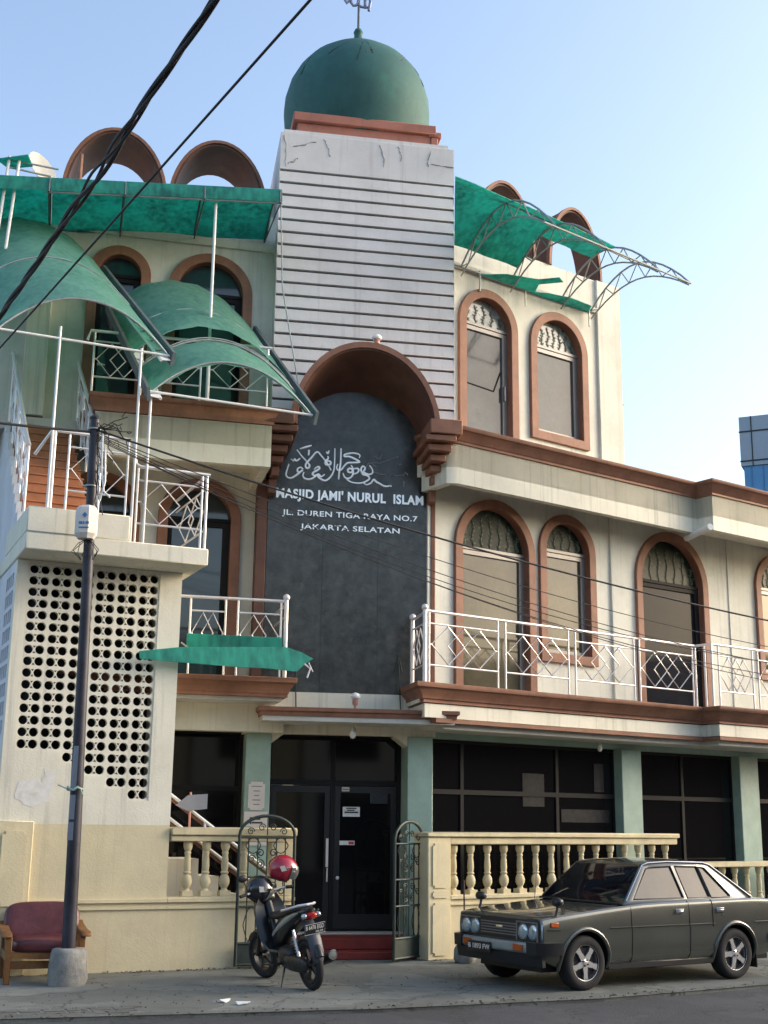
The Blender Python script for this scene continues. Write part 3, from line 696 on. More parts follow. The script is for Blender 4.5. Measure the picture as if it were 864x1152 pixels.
def ball_post(root, W, x, y, zf, h):
    mb = MB(); mb.tube([(0, 0, 0), (0, 0, h)], .03, 12); mb.ellipsoid((0, 0, h+.035), (.05, .05, .05), 14, 9); obj('end_post', mb, STEEL, root, W @ tr(x, y, zf))

rr = thing('balcony_railing', R @ tr(2, -.68, 3.69), 'stainless railing with linked diamonds along the right wing balcony', 'railing')
ps = [(-.60, .69), (.84, 2.13), (2.28, 3.59), (3.72, 5.0)]
rail_run(rr, R, ps, 3.69, 1.04, 3, -.68)
rail_run(rr, R, [(5.24, 6.12), (6.27, 7.2), (7.35, 8.3), (8.45, 9.4)], 3.69, 1.04, 3, -1.03)
hand(rr, R, [(-.70, -.68, 4.73), (5.07, -.68, 4.73), (5.07, -1.03, 4.73), (9.5, -1.03, 4.73)])
ball_post(rr, R, -.68, -.68, 3.69, 1.05)
ball_post(rr, R, -.38, .0, 3.69, 1.02)
hand(rr, R, [(-.68, -.68, 4.70), (-.38, .0, 4.70)], .02)
mb = MB(); 
for z in (.27, .86): mb.tube([(-.68, -.68, 3.69+z), (-.38, 0, 3.69+z)], .012, 8)
A_, B_ = Vector((-.68, -.68, 0)), Vector((-.38, 0, 0))
for k in (.35, .65):
    cc = [(k-.28, .565), (k, .82), (k+.28, .565), (k, .31)]
    mb.tube([(*(A_.lerp(B_, u)).to_2d(), 3.69+z) for u, z in cc], .009, 6, closed=True)
obj('diamond_panel', mb, STEEL, rr, R)
for x, y in ((5.07, -.68), (5.07, -1.03), (5.10, -.86)):
    mb = MB(); mb.tube([(0, 0, 0), (0, 0, 1.03)], .02, 10); obj('post', mb, STEEL, rr, R @ tr(x, y, 3.69))

r2 = thing('balcony_railing', Lw @ tr(-1, -1.42, 3.69), 'stainless railing of the small balcony above the shaded lower window', 'railing')
rail_run(r2, Lw, [(-2.2, -1.25), (-1.10, -.62), (-.45, .15)], 3.69, 1.06, 2, -1.42)
hand(r2, Lw, [(-2.3, -1.42, 4.76), (.22, -1.42, 4.76)]); ball_post(r2, Lw, .22, -1.42, 3.69, 1.09)
hand(r2, Lw, [(.22, -1.42, 4.72), (.22, -.2, 4.72)], .018)
mb = MB()
for z in (.27, .86): mb.tube([(.22, -1.42, 3.69+z), (.22, -.2, 3.69+z)], .012, 8)
diamonds(mb, 0, 1.2, 4.26, .28, 2, 0); 
for i in range(len(mb.v)): pass
obj('side_bar', mb if False else MB().tube([(.22, -1.42, 3.95), (.22, -.2, 3.95)], .012, 8).tube([(.22, -1.42, 4.55), (.22, -.2, 4.55)], .012, 8), STEEL, r2, Lw)

r3 = thing('balcony_railing', Lw @ tr(-1.5, -1.42, 7.55), 'stainless diamond railing of the top left balcony behind the curved canopies', 'railing')
rail_run(r3, Lw, [(-2.62, -1.95), (-1.80, -1.12), (-1.0, -.16)], 7.555, .92, 2, -1.42)
hand(r3, Lw, [(-2.72, -1.42, 8.32), (-2.68, -1.42, 8.47), (-.1, -1.42, 8.47)], .022)

r4 = thing('landing_railing', S @ tr(-2, -.6, 5.46), 'stainless railing stepping down along the front of the stair landing', 'railing')
rail_run(r4, S, [(-2.62, -1.88)], 5.46, .98, 2, -.58)
rail_run(r4, S, [(-1.74, -.90)], 5.14, .98, 2, -.58)
hand(r4, S, [(-2.98, -.25, 6.22), (-2.84, -.58, 6.46), (-1.92, -.58, 6.46), (-1.83, -.58, 6.44), (-1.80, -.58, 6.36), (-1.78, -.58, 6.17), (-1.72, -.58, 6.13), (-.80, -.58, 6.13)])
for x, z0, z1 in ((-2.80, 5.46, 6.45), (-.84, 5.14, 6.11)):
    mb = MB(); mb.tube([(0, 0, 0), (0, 0, z1-z0)], .019, 10); obj('post', mb, STEEL, r4, S @ tr(x, -.58, z0))
# right return of the landing
mb = MB()
for z in (5.4, 5.95): mb.tube([(-.84, -.58, z), (-.84, .9, z)], .012, 8)
for c in (-.1, .35): mb.tube([(-.84, c-.35, 5.67), (-.84, c, 5.93), (-.84, c+.35, 5.67), (-.84, c, 5.42)], .009, 6, closed=True)
obj('diamond_panel', mb, STEEL, r4, S)
hand(r4, S, [(-.84, -.58, 6.12), (-.84, .9, 6.12)], .02)

def stair_rail(label, sx, y0, y1, zoff, tail):
    o = thing('stair_railing', S @ tr(sx, y0, 5.46), label, 'railing')
    k = rise/tread; zf = lambda y: 5.46+max(0, (y-y00+tread))*k
    pts = [(sx, y0, zf(y0)+.95)] + [(sx, y, zf(y)+.95) for y in (y00, y1)] + tail
    hand(o, S, pts, .028)
    ys = [y0+(y1-y0)*i/4 for i in range(5)]
    for y in ys:
        mb = MB(); mb.tube([(0, 0, 0), (0, 0, .93)], .018, 8); obj('post', mb, STEEL, o, S @ tr(sx, y, zf(y)))
    for a, b in zip(ys[:-1], ys[1:]):
        mb = MB(); P = lambda u, z: (sx, a+(b-a)*u, zf(a)+(zf(b)-zf(a))*u+z)
        for z in (.2, .78): mb.tube([P(0, z), P(1, z)], .012, 8)
        for c in (.36, .64): mb.tube([P(c-.28, .49), P(c, .76), P(c+.28, .49), P(c, .22)], .009, 6, closed=True)
        obj('diamond_panel', mb, STEEL, o, S)
zt_ = 5.46+nst*rise+.95
stair_rail('stainless stair railing rising along the outer left edge of the orange steps', -3.02, .05, 2.3, 0, [(-3.02, 2.5, 8.5), (-3.02, 3.3, 8.5)])
stair_rail('stainless stair railing on the building side of the orange steps', -2.06, .25, 2.3, 0, [(-2.06, 2.45, 8.48), (-2.02, 2.5, 8.52), (-1.4, 2.5, 8.52)])

# ================================================================== CANOPIES
def vault(label, s0, s1, zs, rise_, phi, m, sheets, ribs, Lh, yf=-.6, mt=GREEN2, posts=(), thick=.012, cat='awning', truss=()):
    o = thing('stair_canopy', S @ tr((s0+s1)/2, yf, zs), label, cat)
    F = S @ tr(0, yf, 0)
    dirw = Vector((-math.sin(rad(phi)), math.cos(rad(phi)), m))
    d = (F.to_3x3().inverted() @ dirw)
    c = (s0+s1)/2; w = (s1-s0)/2
    def P(u, t, dr=0):   # u 0..1 along the arc, t metres horizontally up the slope
        a = math.pi*(1-u); k = math.sin(a)
        prof = (abs(math.cos(a))**1.0)
        q = 2*u-1; return Vector((c+w*q, 0, zs+rise_*(1-abs(q)**2.1)+dr)) + d*t
    n = 20
    for (t0, t1, sag) in sheets:
        rings = []; k = 6
        for i in range(k+1):
            t = t0+(t1-t0)*i/k
            rings.append([P(.004+.992*j/n, t, sag) + Vector((0, 0, .012*math.sin(j*1.7+i*2.1))) for j in range(n+1)] + [P(.004+.992*j/n, t, sag-thick) + Vector((0, 0, .012*math.sin(j*1.7+i*2.1))) for j in range(n, -1, -1)])
        mb = MB(); mb.loft(rings); obj('canopy_sheet', mb, mt, o, F, smooth=50)
    for t in ribs:
        mb = MB(); mb.tube([P(j/n, t, -.02) for j in range(n+1)], .015, 8); obj('rib', mb, GALV, o, F)
    for t in ribs[1:-1]:
        mb = MB(); mb.tube([P(.04+.92*j/n, t, .012) for j in range(n+1)], .009, 6); obj('clamp_strip', mb, GALV, o, F)
    for u, sx in ((0, -1), (1, 1)):
        a, b = P(u, -.06), P(u, Lh)
        up = Vector((sx*.012, -.02, .085)); sd = Vector((.022, 0, 0)); a += Vector((sx*.03, 0, -.01)); b += Vector((sx*.03, 0, -.01))
        mb = MB(); mb.loft([[q-up-sd, q-up+sd, q+up+sd, q+up-sd] for q in (a, b)]); obj('edge_beam', mb, DKGREY, o, F)
        if u in truss:
            q0, q1 = a-Vector((0, 0, .02)), b-Vector((0, 0, .02)); mb = MB(); dn = Vector((-.16*sx, 0, -.02))
            mb.tube([q0+dn, q1+dn], .02, 6)
            for i in range(10):
                e0 = q0.lerp(q1, i/10); e1 = q0.lerp(q1, (i+1)/10)
                mb.loft([[e0+dn*.2, e0+dn, e0+dn+Vector((0, 0, .03))], [e1+dn*.2, e0.lerp(e1, .5)+dn, e0.lerp(e1, .5)+dn+Vector((0, 0, .03))]])
            obj('lattice', mb, WPIPE, o, F)
    mb = MB(); mb.tube([P(0, 0), P(1, 0)], .018, 8); obj('tie_bar', mb, WPIPE, o, F)
    for x, zb, zt in posts:
        mb = MB(); mb.tube([(x, 0, zb), (x, 0, zt)], .018, 10); obj('post', mb, WPIPE, o, F)
    return o
vault('large green barrel canopy at the upper left over the stair flight', -3.62, -1.43, 7.66, .60, 33, .80, [(0, 2.85, 0)], (0, 1.3, 2.85), 2.85, posts=((-2.84, 5.46, 7.82), (-1.80, 5.14, 7.7)), truss=(1,))
vault('split green barrel canopy beside the slatted tower with a gap between its sheets', -1.66, .58, 7.14, .58, 27, .85, [(0, .62, -.04), (.95, 2.45, .02)], (0, .62, 1.5, 2.45), 2.45, posts=((-1.64, 5.14, 7.1),), truss=(0,))

# left top awning
def awn_prof(pts, th=.012):
    return pts + [(y, z-th) for y, z in reversed(pts)]
aw = thing('roof_awning', Lw @ tr(-2, 0, 10.8), 'long green awning along the top of the left wing under two roof arches', 'awning')
pf = [(-.02, 10.86), (-.35, 11.0), (-.75, 11.08), (-1.1, 11.10), (-1.35, 11.06), (-1.50, 10.98), (-1.56, 10.76)]
mb = MB(); cuts = [(-4.7, -3.39), (-3.38, -2.35), (-2.34, -1.2), (-1.19, -.05)]
for a, b in cuts: mb.extr(awn_prof(pf), a, b)
obj('awning_sheet', mb, GREEN, aw, Lw, smooth=50)
mb = MB(); mb.prism([(-4.15, -1.45), (-3.72, -1.62), (-3.66, -1.3), (-4.0, -1.2)], 11.24, 11.262, None, 'z'); obj('torn_sheet', mb, GREEN, aw, Lw)
for s in (-4.6, -3.4, -2.34, -1.2, -.08):
    mb = MB(); mb.tube([(s, y, z-.03) for y, z in pf], .016, 8); mb.tube([(s, -.02, 10.8), (s, -1.5, 10.72)], .012, 8); obj('rib', mb, DKGREY, aw, Lw)
mb = MB(); mb.tube([(-3.45, -1.53, 10.74), (-.05, -1.53, 10.74)], .018, 8); obj('front_tube', mb, GALV, aw, Lw)
mb = MB(); mb.tube([(-1.02, -1.44, 7.55), (-1.02, -1.44, 10.74)], .022, 10); obj('post', mb, WPIPE, aw, Lw)
for s in (-3.98, -3.84):
    mb = MB(); mb.tube([(s-.1, -1.46, 9.6), (s, -1.46, 11.3)], .022, 8); obj('post', mb, WPIPE, aw, Lw)
mb = MB(); mb.tube([(-3.98, -1.46, 11.25), (-3.3, -1.3, 11.22)], .014, 8); mb.tube([(-3.98, -1.46, 11.13), (-3.4, -1.3, 11.1)], .014, 8); obj('rail_bar', mb, GALV, aw, Lw)
mb = MB(); mb.tube([(-3.0, -.8, 10.9), (-3.0, -.8, 11.75)], .03, 8); obj('stub_pole', mb, BROWN, aw, Lw)
mb = MB(); mb.tube([(-.06, -1.5, 10.74), (.0, -1.52, 9.4), (.34, -1.66, 7.42)], .010, 6); obj('stay_rod', mb, GALV, aw, Lw)

for o in [x for x in C.objects if x.parent == aw]:      # the whole awning hangs lower towards its left end
    for v in o.data.vertices: v.co.z += .085*v.co.x*(1 if v.co.z > 9 else 0)
# right torn awning
ra = thing('roof_awning', R @ tr(2, 0, 10.6), 'torn green awning with bare curved trusses jutting out at the right roof edge', 'awning')
def up_arc(k, n=10, a=.08, b=2.30, zw=10.56, zc=.62, zend=10.30):
    out = []
    for i in range(n+1):
        t = i/n; o = a+(b-a)*t
        out.append((-o, zw+(zend-zw)*t+zc*math.sin(math.pi*t)**.9 if 0 < t < 1 else (zw if t == 0 else zend)))
    return out
def uarc(q): return up_arc(0, 12, .08, 2.30, 10.56, .62+.16*(1-q), 10.30+.10*(1-q))
def larc(q): return up_arc(0, 12, .08, 2.27, 10.40, .42+.14*(1-q), 10.28+.10*(1-q))
for k, s in enumerate((.50, 1.56, 2.72, 3.45)):
    q = (s-.30)/3.15; ua, la = uarc(q), larc(q)
    mb = MB(); mb.tube([(s, y, z) for y, z in ua], .016, 8); mb.tube([(s, y, z) for y, z in la], .014, 8)
    for i in range(1, 12, 2): mb.tube([(s, *la[i]), (s, *ua[i+1])], .010, 6); mb.tube([(s, *la[i]), (s, *ua[i-1])], .010, 6)
    obj('truss_rib', mb, GALV, ra, R)
for i in (12, 6, 0):
    mb = MB(); mb.tube([(.25, *uarc(0)[i]), (3.47, *uarc(1)[i])], .016, 8); obj('purlin', mb, GALV, ra, R)
def strip_sheet(s0, s1, i0, i1, skew=0):
    mb = MB(); rings = []
    for k in range(7):
        s = s0+(s1-s0)*k/6; a = [(y, z+.03) for y, z in uarc((s-.3)/3.15)[i0:i1]]
        sx = lambda y: s+skew*y*(1-k/6)
        rings.append([(sx(y), y, z+.008*math.sin(k*2+y*5)) for y, z in a]+[(sx(y), y, z-.01+.008*math.sin(k*2+y*5)) for y, z in reversed(a)])
    mb.loft(rings); obj('awning_sheet', mb, GREEN, ra, R, smooth=50)
strip_sheet(.42, 1.55, 1, 8, .80); strip_sheet(1.57, 2.73, 4, 8)
def tornp(pts, y0, tilt): 
    mb = MB(); mb.prism(pts, 0, .012, None, 'z'); return obj('torn_sheet', mb, GREEN, ra, R @ tr(0, y0, 10.5) @ rx(tilt), smooth=0)
tornp([(.9, -.1), (2.1, -.1), (2.0, -.32), (2.35, -.55), (2.2, -.62), (1.9, -.42), (1.3, -.3)], 0, -14)
tornp([(2.0, -.08), (3.4, -.05), (3.3, -.25), (2.8, -.28), (2.3, -.2)], 0, -10)
for s in (.9, 1.9, 3.4):
    mb = MB(); mb.tube([(s, -.08, 10.60), (s, -.08, 10.24)], .014, 6); obj('bracket', mb, GALV, ra, R)

# small green awning at the foot of the left balcony
sa = thing('small_awning', Lw @ tr(-1, -1.6, 3.9), 'low green sheet awning hung in front of the small left balcony', 'awning')
q = [(-1.49, 3.75), (-1.50, 3.85), (-.97, 3.94), (.47, 4.04), (.69, 3.98), (.85, 3.90), (.78, 3.855), (.70, 3.79), (.61, 3.705), (.2, 3.725), (-.29, 3.72), (-1.0, 3.735)]
Wsa = S @ tr(0, -.15, 3.9) @ rx(-14) @ tr(0, 0, -3.9)
mb = MB(); mb.prism(q, 0, .012); obj('awning_sheet', mb, GREEN, sa, Wsa, smooth=0)
mb = MB(); mb.box(-1.14, .16, -1.50, -1.485, 4.02, 4.24); obj('upright_sheet', mb, GREEN, sa, Lw)
mb = MB()
for s in (-.75, -.1, .5): mb.tube([(s, .62, 4.1), (s, -.13, 3.86)], .012, 6)
obj('support_frame', mb, GALV, sa, S)
mb = MB(); mb.tube([(.72, -.17, 3.82), (.80, -.18, 3.76), (.76, -.18, 3.64)], .012, 5); mb.tube([(.78, -.17, 3.84), (.84, -.18, 3.72)], .008, 5); obj('loose_strip', mb, PAPER, sa, S)

# ================================================================== BOUNDARY WALLS
bal_prof = [(.062, 0), (.062, .06), (.045, .07), (.035, .09), (.05, .11), (.066, .15), (.068, .19), (.055, .235), (.036, .26), (.05, .275), (.05, .29), (.038, .30), (.046, .36), (.042, .45), (.034, .50), (.042, .515), (.042, .53), (.034, .54), (.05, .57), (.058, .60), (.058, .655), (0, .655)]
def baluster_mesh():
    mb = MB(); mb.lathe(bal_prof, 16); mb.box(-.068, .068, -.068, .068, -.001, .06); return mb.mesh('baluster', BALU, 40)
bal_me = baluster_mesh()
lb = thing('boundary_wall', S @ tr(0, 0, 0), 'tan boundary wall with three plump balusters left of the gateway', 'wall')
mb = MB(); mb.box(-.949, .72, .001, .16, 0, .86); obj('base_wall', mb, TAN, lb, S)
mb = MB(); mb.box(-.94, .73, -.025, .10, .72, .75); mb.box(-.94, .73, -.035, .10, .80, .84); obj('moulding', mb, TAN, lb, S)
mb = MB(); mb.box(-.93, .735, -.05, .20, 1.60, 1.70); mb.box(-.93, .73, -.02, .18, 1.525, 1.60); obj('top_rail', mb, BALU, lb, S, bevel=.012)
for s in (-.68, -.44, -.19, .06): obj('baluster', bal_me, None, lb, S @ tr(s, .08, .865))
mb = MB(); mb.box(.40, .72, -.012, .17, .86, 1.523); obj('pier', mb, TAN, lb, S, bevel=.01)

br = thing('boundary_wall', BR @ tr(2.5, 0, 0), 'tall cream balustrade with panelled gate pier behind the car', 'wall')
mb = MB(); mb.box(0, .40, -.03, .30, 0, 1.60); obj('pier', mb, TAN, br, BR, bevel=.01)
for z0, z1 in ((.93, 1.52), (.80, .89), (.06, .74)):
    mb = MB(); mb.prism(oct_panel(.07, .34, z0, z1, .035 if z1-z0 > .2 else .02), -.048, -.02); obj('raised_panel', mb, TAN, br, BR, bevel=.005)
mb = MB(); mb.box(.40, 5.02, 0, .16, 0, .83); obj('base_wall', mb, TAN, br, BR)
mb = MB(); mb.box(.40, 5.03, -.03, .1, .70, .72); mb.box(.40, 5.03, -.035, .1, .78, .82); obj('moulding', mb, TAN, br, BR)
mb = MB(); mb.box(-.03, 5.05, -.06, .32, 1.60, 1.665); mb.box(.40, 5.03, -.02, .18, 1.50, 1.60); obj('top_rail', mb, BALU, br, BR, bevel=.012)
for i in range(15): obj('baluster', bal_me, None, br, BR @ tr(.53+i*.308, .08, .83))
b2 = thing('boundary_wall', BR @ tr(7, .3, 0), 'lower balustrade further right beyond the car roof', 'wall')
mb = MB(); mb.box(5.06, 9.3, .03, .19, 0, .42); obj('base_wall', mb, TAN, b2, BR)
mb = MB(); mb.box(5.06, 9.3, -.01, .24, 1.14, 1.225); obj('top_rail', mb, BALU, b2, BR, bevel=.01)
for i in range(13):
    obj('baluster', bal_me, None, b2, BR @ tr(5.3+i*.31, .11, .42) @ Matrix.Diagonal((1, 1, 1.1, 1)))

# ground floor inner stair seen between the left balusters
ins = thing('inner_staircase', S @ tr(-.3, .8, 0), 'cream inner steps with white tube rails behind the left balusters', 'stairs')
pr = [(-1.0, 0), (1.0, 0), (1.0, .2)]
for i in range(6): pr += [(1.0-.28*i-.0, .2+.22*i), (1.0-.28*(i+1), .2+.22*i)] if i == 0 else [(1.0-.28*i, .2+.22*i), (1.0-.28*(i+1), .2+.22*i)]
pr += [(-.68, 1.3), (-1.0, 1.3)]
mb = MB(); mb.prism(pr, .55, 1.3); obj('flight', mb, CREAM, ins, S)
for dz in (.0, .30):
    mb = MB(); mb.tube([(-.92, .5, 2.17-dz), (.75, .5, 1.0-dz)], .022, 8); obj('rail_and_shadow_tube', mb, WPIPE, ins, S)
    mb = MB(); mb.tube([(-.92, .53, 2.12-dz), (.75, .53, .95-dz)], .018, 8); obj('rail_and_shadow_tube', mb, BROWN, ins, S)  # brown tube paints the reddish shadow below each white rail
for s in (-.35, .2):
    mb = MB(); mb.tube([(s, .5, .9), (s, .5, 1.75-(s+.92)*.7+.42)], .016, 8); obj('rail_post', mb, WPIPE, ins, S)
sg = thing('arrow_sign', S @ tr(-.6, .42, .86), 'grey arrow board pointing left on a thin post above the balusters', 'sign')
mb = MB(); mb.prism([(-.78, 1.97), (-.62, 2.10), (-.36, 2.12), (-.36, 1.93), (-.62, 1.90)], .40, .412); obj('board', mb, SIGNG, sg, S)
mb = MB(); mb.tube([(-.58, .425, .86), (-.58, .425, 2.14)], .014, 8); obj('post', mb, PINKP, sg, S)

# ================================================================== GATE LEAVES
def gate(label, W, w, h, flat=.26):
    o = thing('gate_leaf', W, label, 'gate')
    n = 14; hs = h-flat
    top = [(w/2-(w/2)*math.cos(math.pi*i/n), 0, hs+flat*math.sin(math.pi*i/n)) for i in range(n+1)]
    mb = MB(); mb.tube([(0, 0, .03)]+top+[(w, 0, .03)], .022, 8); mb.tube([(0, 0, .05), (w, 0, .05)], .018, 8); mb.tube([(0, 0, .30), (w, 0, .30)], .018, 8)
    for z in (hs-.03, hs*.68, hs*.46): mb.tube([(0, 0, z), (w, 0, z)], .013, 8)
    obj('frame', mb, IRON, o, W)
    mb = MB(); mb.box(.01, w-.01, -.004, .004, .05, .30); obj('kick_plate', mb, IRON, o, W)
    for k in range(1, 6):
        x = w*k/6; mb = MB(); mb.tube([(x, 0, .30), (x, 0, hs-.03)], .0085, 6); obj('bar', mb, IRON, o, W)
    def spiral(cx_, cz, r, turns, sgn, a0):
        return [(cx_+sgn*r*(1-.75*t/24)*math.cos(a0+turns*2*math.pi*t/24), 0, cz+r*(1-.75*t/24)*math.sin(a0+turns*2*math.pi*t/24)) for t in range(25)]
    mb = MB()
    for k in range(4): mb.tube(spiral(w*(.2+.2*k), hs+.045+(.05 if k in (1, 2) else 0), .05, 1.4, 1 if k < 2 else -1, 0), .007, 5)
    mb.tube([(w*.5, 0, hs), (w*.5, 0, h)], .008, 5)
    obj('scrollwork', mb, IRON, o, W)
    for zc in (hs*.82, hs*.57):
        mb = MB()
        for sx in (-1, 1):
            mb.tube(spiral(w*.5+sx*.085, zc+.07, .06, 1.5, sx, -1.4), .008, 5); mb.tube(spiral(w*.5+sx*.085, zc-.07, .06, 1.5, sx, 1.4), .008, 5)
            mb.tube(spiral(w*.5+sx*.2, zc, .05, 1.4, -sx, 0), .007, 5)
        obj('scrollwork', mb, IRON, o, W)
    mb = MB()
    for sx in (-1, 1):
        for z0, z1 in ((.30, .46*hs), (.86*hs, hs-.03)):
            for q0 in (w*.25, w*.75):
                mb.tube([(q0+sx*.10*(1-(t/8))**.5*1.0, 0, z0+(z1-z0)*(.5+.5*t/8)) for t in range(9)], .007, 5)
                mb.tube([(q0+sx*.10*(1-(t/8))**.5*1.0, 0, z0+(z1-z0)*(.5-.5*t/8)) for t in range(9)], .007, 5)
    obj('scrollwork', mb, IRON, o, W)
    return o
gate('wrought iron gate leaf folded back against the left boundary wall', S @ tr(-.07, -.12, 0), .74, 1.85, .24)
gW = Matrix.Translation((.60, 18.12, 0)) @ rz(-125)
gate('wrought iron gate leaf standing open beside the right pier', gW, .70, 1.80, .26)

# ================================================================== SIGNS ON THE FRONT
def board(label, W, pts, m, cat='sign', y0=-.135, y1=-.121):
    o = thing('notice_board', W, label, cat); mb = MB(); mb.prism(pts, y0, y1); obj('board', mb, m, o, W); return o
n1 = board('rounded pale notice plate, upper one on the left entrance pillar', T, oct_panel(-1.40, -1.17, 1.93, 2.32, .03), SIGNW)
mb = MB()
for i, (a, b) in enumerate(((-1.36, -1.21), (-1.33, -1.24), (-1.32, -1.25), (-1.34, -1.23), (-1.33, -1.24))): mb.box(a, b, -.138, -.134, 2.25-.062*i, 2.262-.062*i)
obj('text_line', mb, ALU, n1, T)
n2 = board('square pale direction board with black arrow below the rounded plate', T, [(-1.45, 1.45), (-1.12, 1.45), (-1.12, 1.91), (-1.45, 1.91)], SIGNW)
mb = MB(); mb.box(-1.37, -1.22, -.138, -.134, 1.80, 1.835); mb.prism([(-1.385, 1.76), (-1.345, 1.785), (-1.345, 1.735)], -.138, -.134); mb.box(-1.34, -1.19, -.138, -.134, 1.75, 1.772); mb.box(-1.34, -1.22, -.138, -.134, 1.66, 1.685); obj('text_line', mb, INK, n2, T)
mb = MB(); mb.plate([(-1.435, 1.62), (-1.35, 1.62), (-1.35, 1.71), (-1.435, 1.71)], [], -.138, -.134); obj('emblem', mb, SAGE, n2, T)
def sticker(label, s0, s1, z0, z1, m, bars, m2=INK):
    o = thing('door_sticker', T @ tr(s0, yd, z0), label, 'sticker'); mb = MB(); mb.box(s0, s1, yd-.006, yd+.018, z0, z1); obj('label_sheet', mb, m, o, T)
    mb = MB()
    for a, b, c, d in bars: mb.box(s0+a*(s1-s0), s0+b*(s1-s0), yd-.009, yd-.005, z0+c*(z1-z0), z0+d*(z1-z0))
    if bars: obj('text_line', mb, m2, o, T)
    return o
sticker('white door notice with bold dark lines and a red foot line', .02, .27, 1.86, 2.0, PAPER, [(.2, .8, .78, .9), (.25, .7, .58, .7), (.1, .9, .36, .52)])
sticker('narrow white strip with red end below the door notice', -.02, .20, 1.46, 1.52, PAPER, [(.6, .95, .15, .85)], REDINK)
sticker('small plain pale label high on the right door', .0, .11, 2.22, 2.28, SIGNW, [(.1, .9, .4, .6)])
sticker('small white strip on the left door edge by the open gate', -.86, -.73, 1.44, 1.50, PAPER, [(.1, .9, .35, .65)])
sticker('faded grey poster on the upper right door glass', .42, .68, 2.05, 2.20, mat('faded_poster', (.025, .027, .033), .5, var=.3, scale=30), [])

# torn poster remains on the stair block
rp = random.Random(5); base = [(-2.86, 2.0), (-2.70, 1.92), (-2.55, 1.95), (-2.45, 2.02), (-2.42, 2.18), (-2.37, 2.33), (-2.52, 2.37), (-2.56, 2.22), (-2.70, 2.24), (-2.84, 2.2)]
jp = []
for (a, b), (c, d) in zip(base, base[1:]+base[:1]):
    for k in range(4): jp.append((a+(c-a)*k/4+rp.uniform(-.02, .02), b+(d-b)*k/4+rp.uniform(-.02, .02)))
tp = obj('torn_poster', MB().prism(jp, -.003, .003), mat('peeled_paper', (.70, .69, .66), .85, var=.06, scale=14, patch=(.58, .56, .47), pamount=.9, pscale=6), None, S); tag(tp, 'scraps of a torn white poster on the cream stair block', 'poster')

# ================================================================== LAMPS
def lamp(label, W, stem, rbulb=.055, sock=PINKP):
    o = thing('bulb_lamp', W, label, 'lamp')
    mb = MB(); mb.lathe([(.018, 0), (.018, stem*.45), (.04, stem*.6), (.045, stem), (0, stem)], 14); obj('socket', mb, sock, o, W)
    mb = MB(); mb.lathe([(.03, stem), (rbulb*1.3, stem+.03), (rbulb*1.35, stem+.055), (rbulb*.9, stem+.09), (0, stem+.105)], 16); obj('bulb', mb, BULB, o, W)
lamp('white bulb lamp on top of the brown barrel hood', T @ tr(.21, -.9, 8.655), .10)
lamp('white bulb lamp with pink socket on the entrance canopy', T @ tr(.02, -.62, 3.30), .16)
lamp('small white lamp hanging under the entrance canopy', T @ tr(.02, -.45, 3.13) @ rx(180), .10, .035, GREYW)
lamp('small white lamp under the right balcony soffit', R @ tr(3.2, -.25, 3.08) @ rx(180), .06, .03, GREYW)
# little hooks above the entrance canopy
for s, lb_ in ((-.78, 'thin iron hook rod left of the canopy lamp'), (.74, 'thin iron hook rod right of the canopy lamp')):
    mb = MB(); mb.tube([(0, -.3, 3.3), (0, -.2, 3.6), (0, -.06, 4.15)], .009, 6); mb.tube([(-.05, -.05, 3.95), (0, -.05, 4.2), (.06, -.05, 3.95)], .008, 5)
    tag(obj('hook_rod', mb, IRON, None, T @ tr(s, 0, 0)), lb_, 'hook')

# satellite dish and neighbours
sd = thing('satellite_dish', tr(-6.0, 20, 12.2), 'pale satellite dish on the roof behind the left awning', 'satellite dish')
Wd = tr(-6.02, 20, 12.62) @ rz(62) @ rx(70)
mb = MB(); mb.lathe([(0, .0), (.12, .01), (.24, .04), (.33, .09), (.34, .095), (.24, .055), (.12, .025), (0, .015)], 24); obj('reflector', mb, GREYW, sd, Wd)
mb = MB(); mb.tube([(-6.02, 20, 12.6), (-5.95, 20.1, 11.0)], .03, 8); obj('mast', mb, GALV, sd, I4)
nh = thing('neighbouring_house', tr(-8.6, 22, 0), 'salmon house gable at the far left behind the awning end', 'house')
mb = MB(); mb.prism([(-10.5, 0), (-6.95, 0), (-6.95, 12.6), (-8.6, 14.1), (-10.5, 12.6)], 22, 26); obj('wall', mb, SALMON, nh, I4)
mb = MB(); mb.prism([(-10.9, 12.3), (-8.6, 14.35), (-6.75, 12.45), (-6.75, 12.6), (-8.6, 14.5), (-10.9, 12.45)], 21.8, 26.2); obj('roof', mb, BROWN, nh, I4)
ob = thing('office_tower', tr(19, 60, 0), 'distant office tower with blue glass and grey cladding', 'building')
Wo = Matrix.Translation((17.45, 60, 0)) @ rz(-24)
mb = MB(); mb.box(.12, 11.9, .1, 12, 0, 19.0); obj('glass_wall', mb, BLUEGL, ob, Wo)
mb = MB(); mb.box(0, 12, 0, 12.1, 18.9, 21.4); obj('cladding', mb, PANELG, ob, Wo)
mb = MB()
for z in (19.1, 20.6): mb.box(-.03, 12, -.03, -.005, z, z+.07)
for x in (.55, 1.7, 2.85, 4.0): mb.box(x, x+.05, -.031, -.004, 18.9, 21.4)
obj('joint', mb, INK, ob, Wo)
mb = MB()
for x in (.45, 1.0, 1.6, 2.2, 2.8, 3.4): mb.box(x, x+.05, .06, .11, 0, 18.9)
obj('mullion', mb, BLUEINK, ob, Wo)

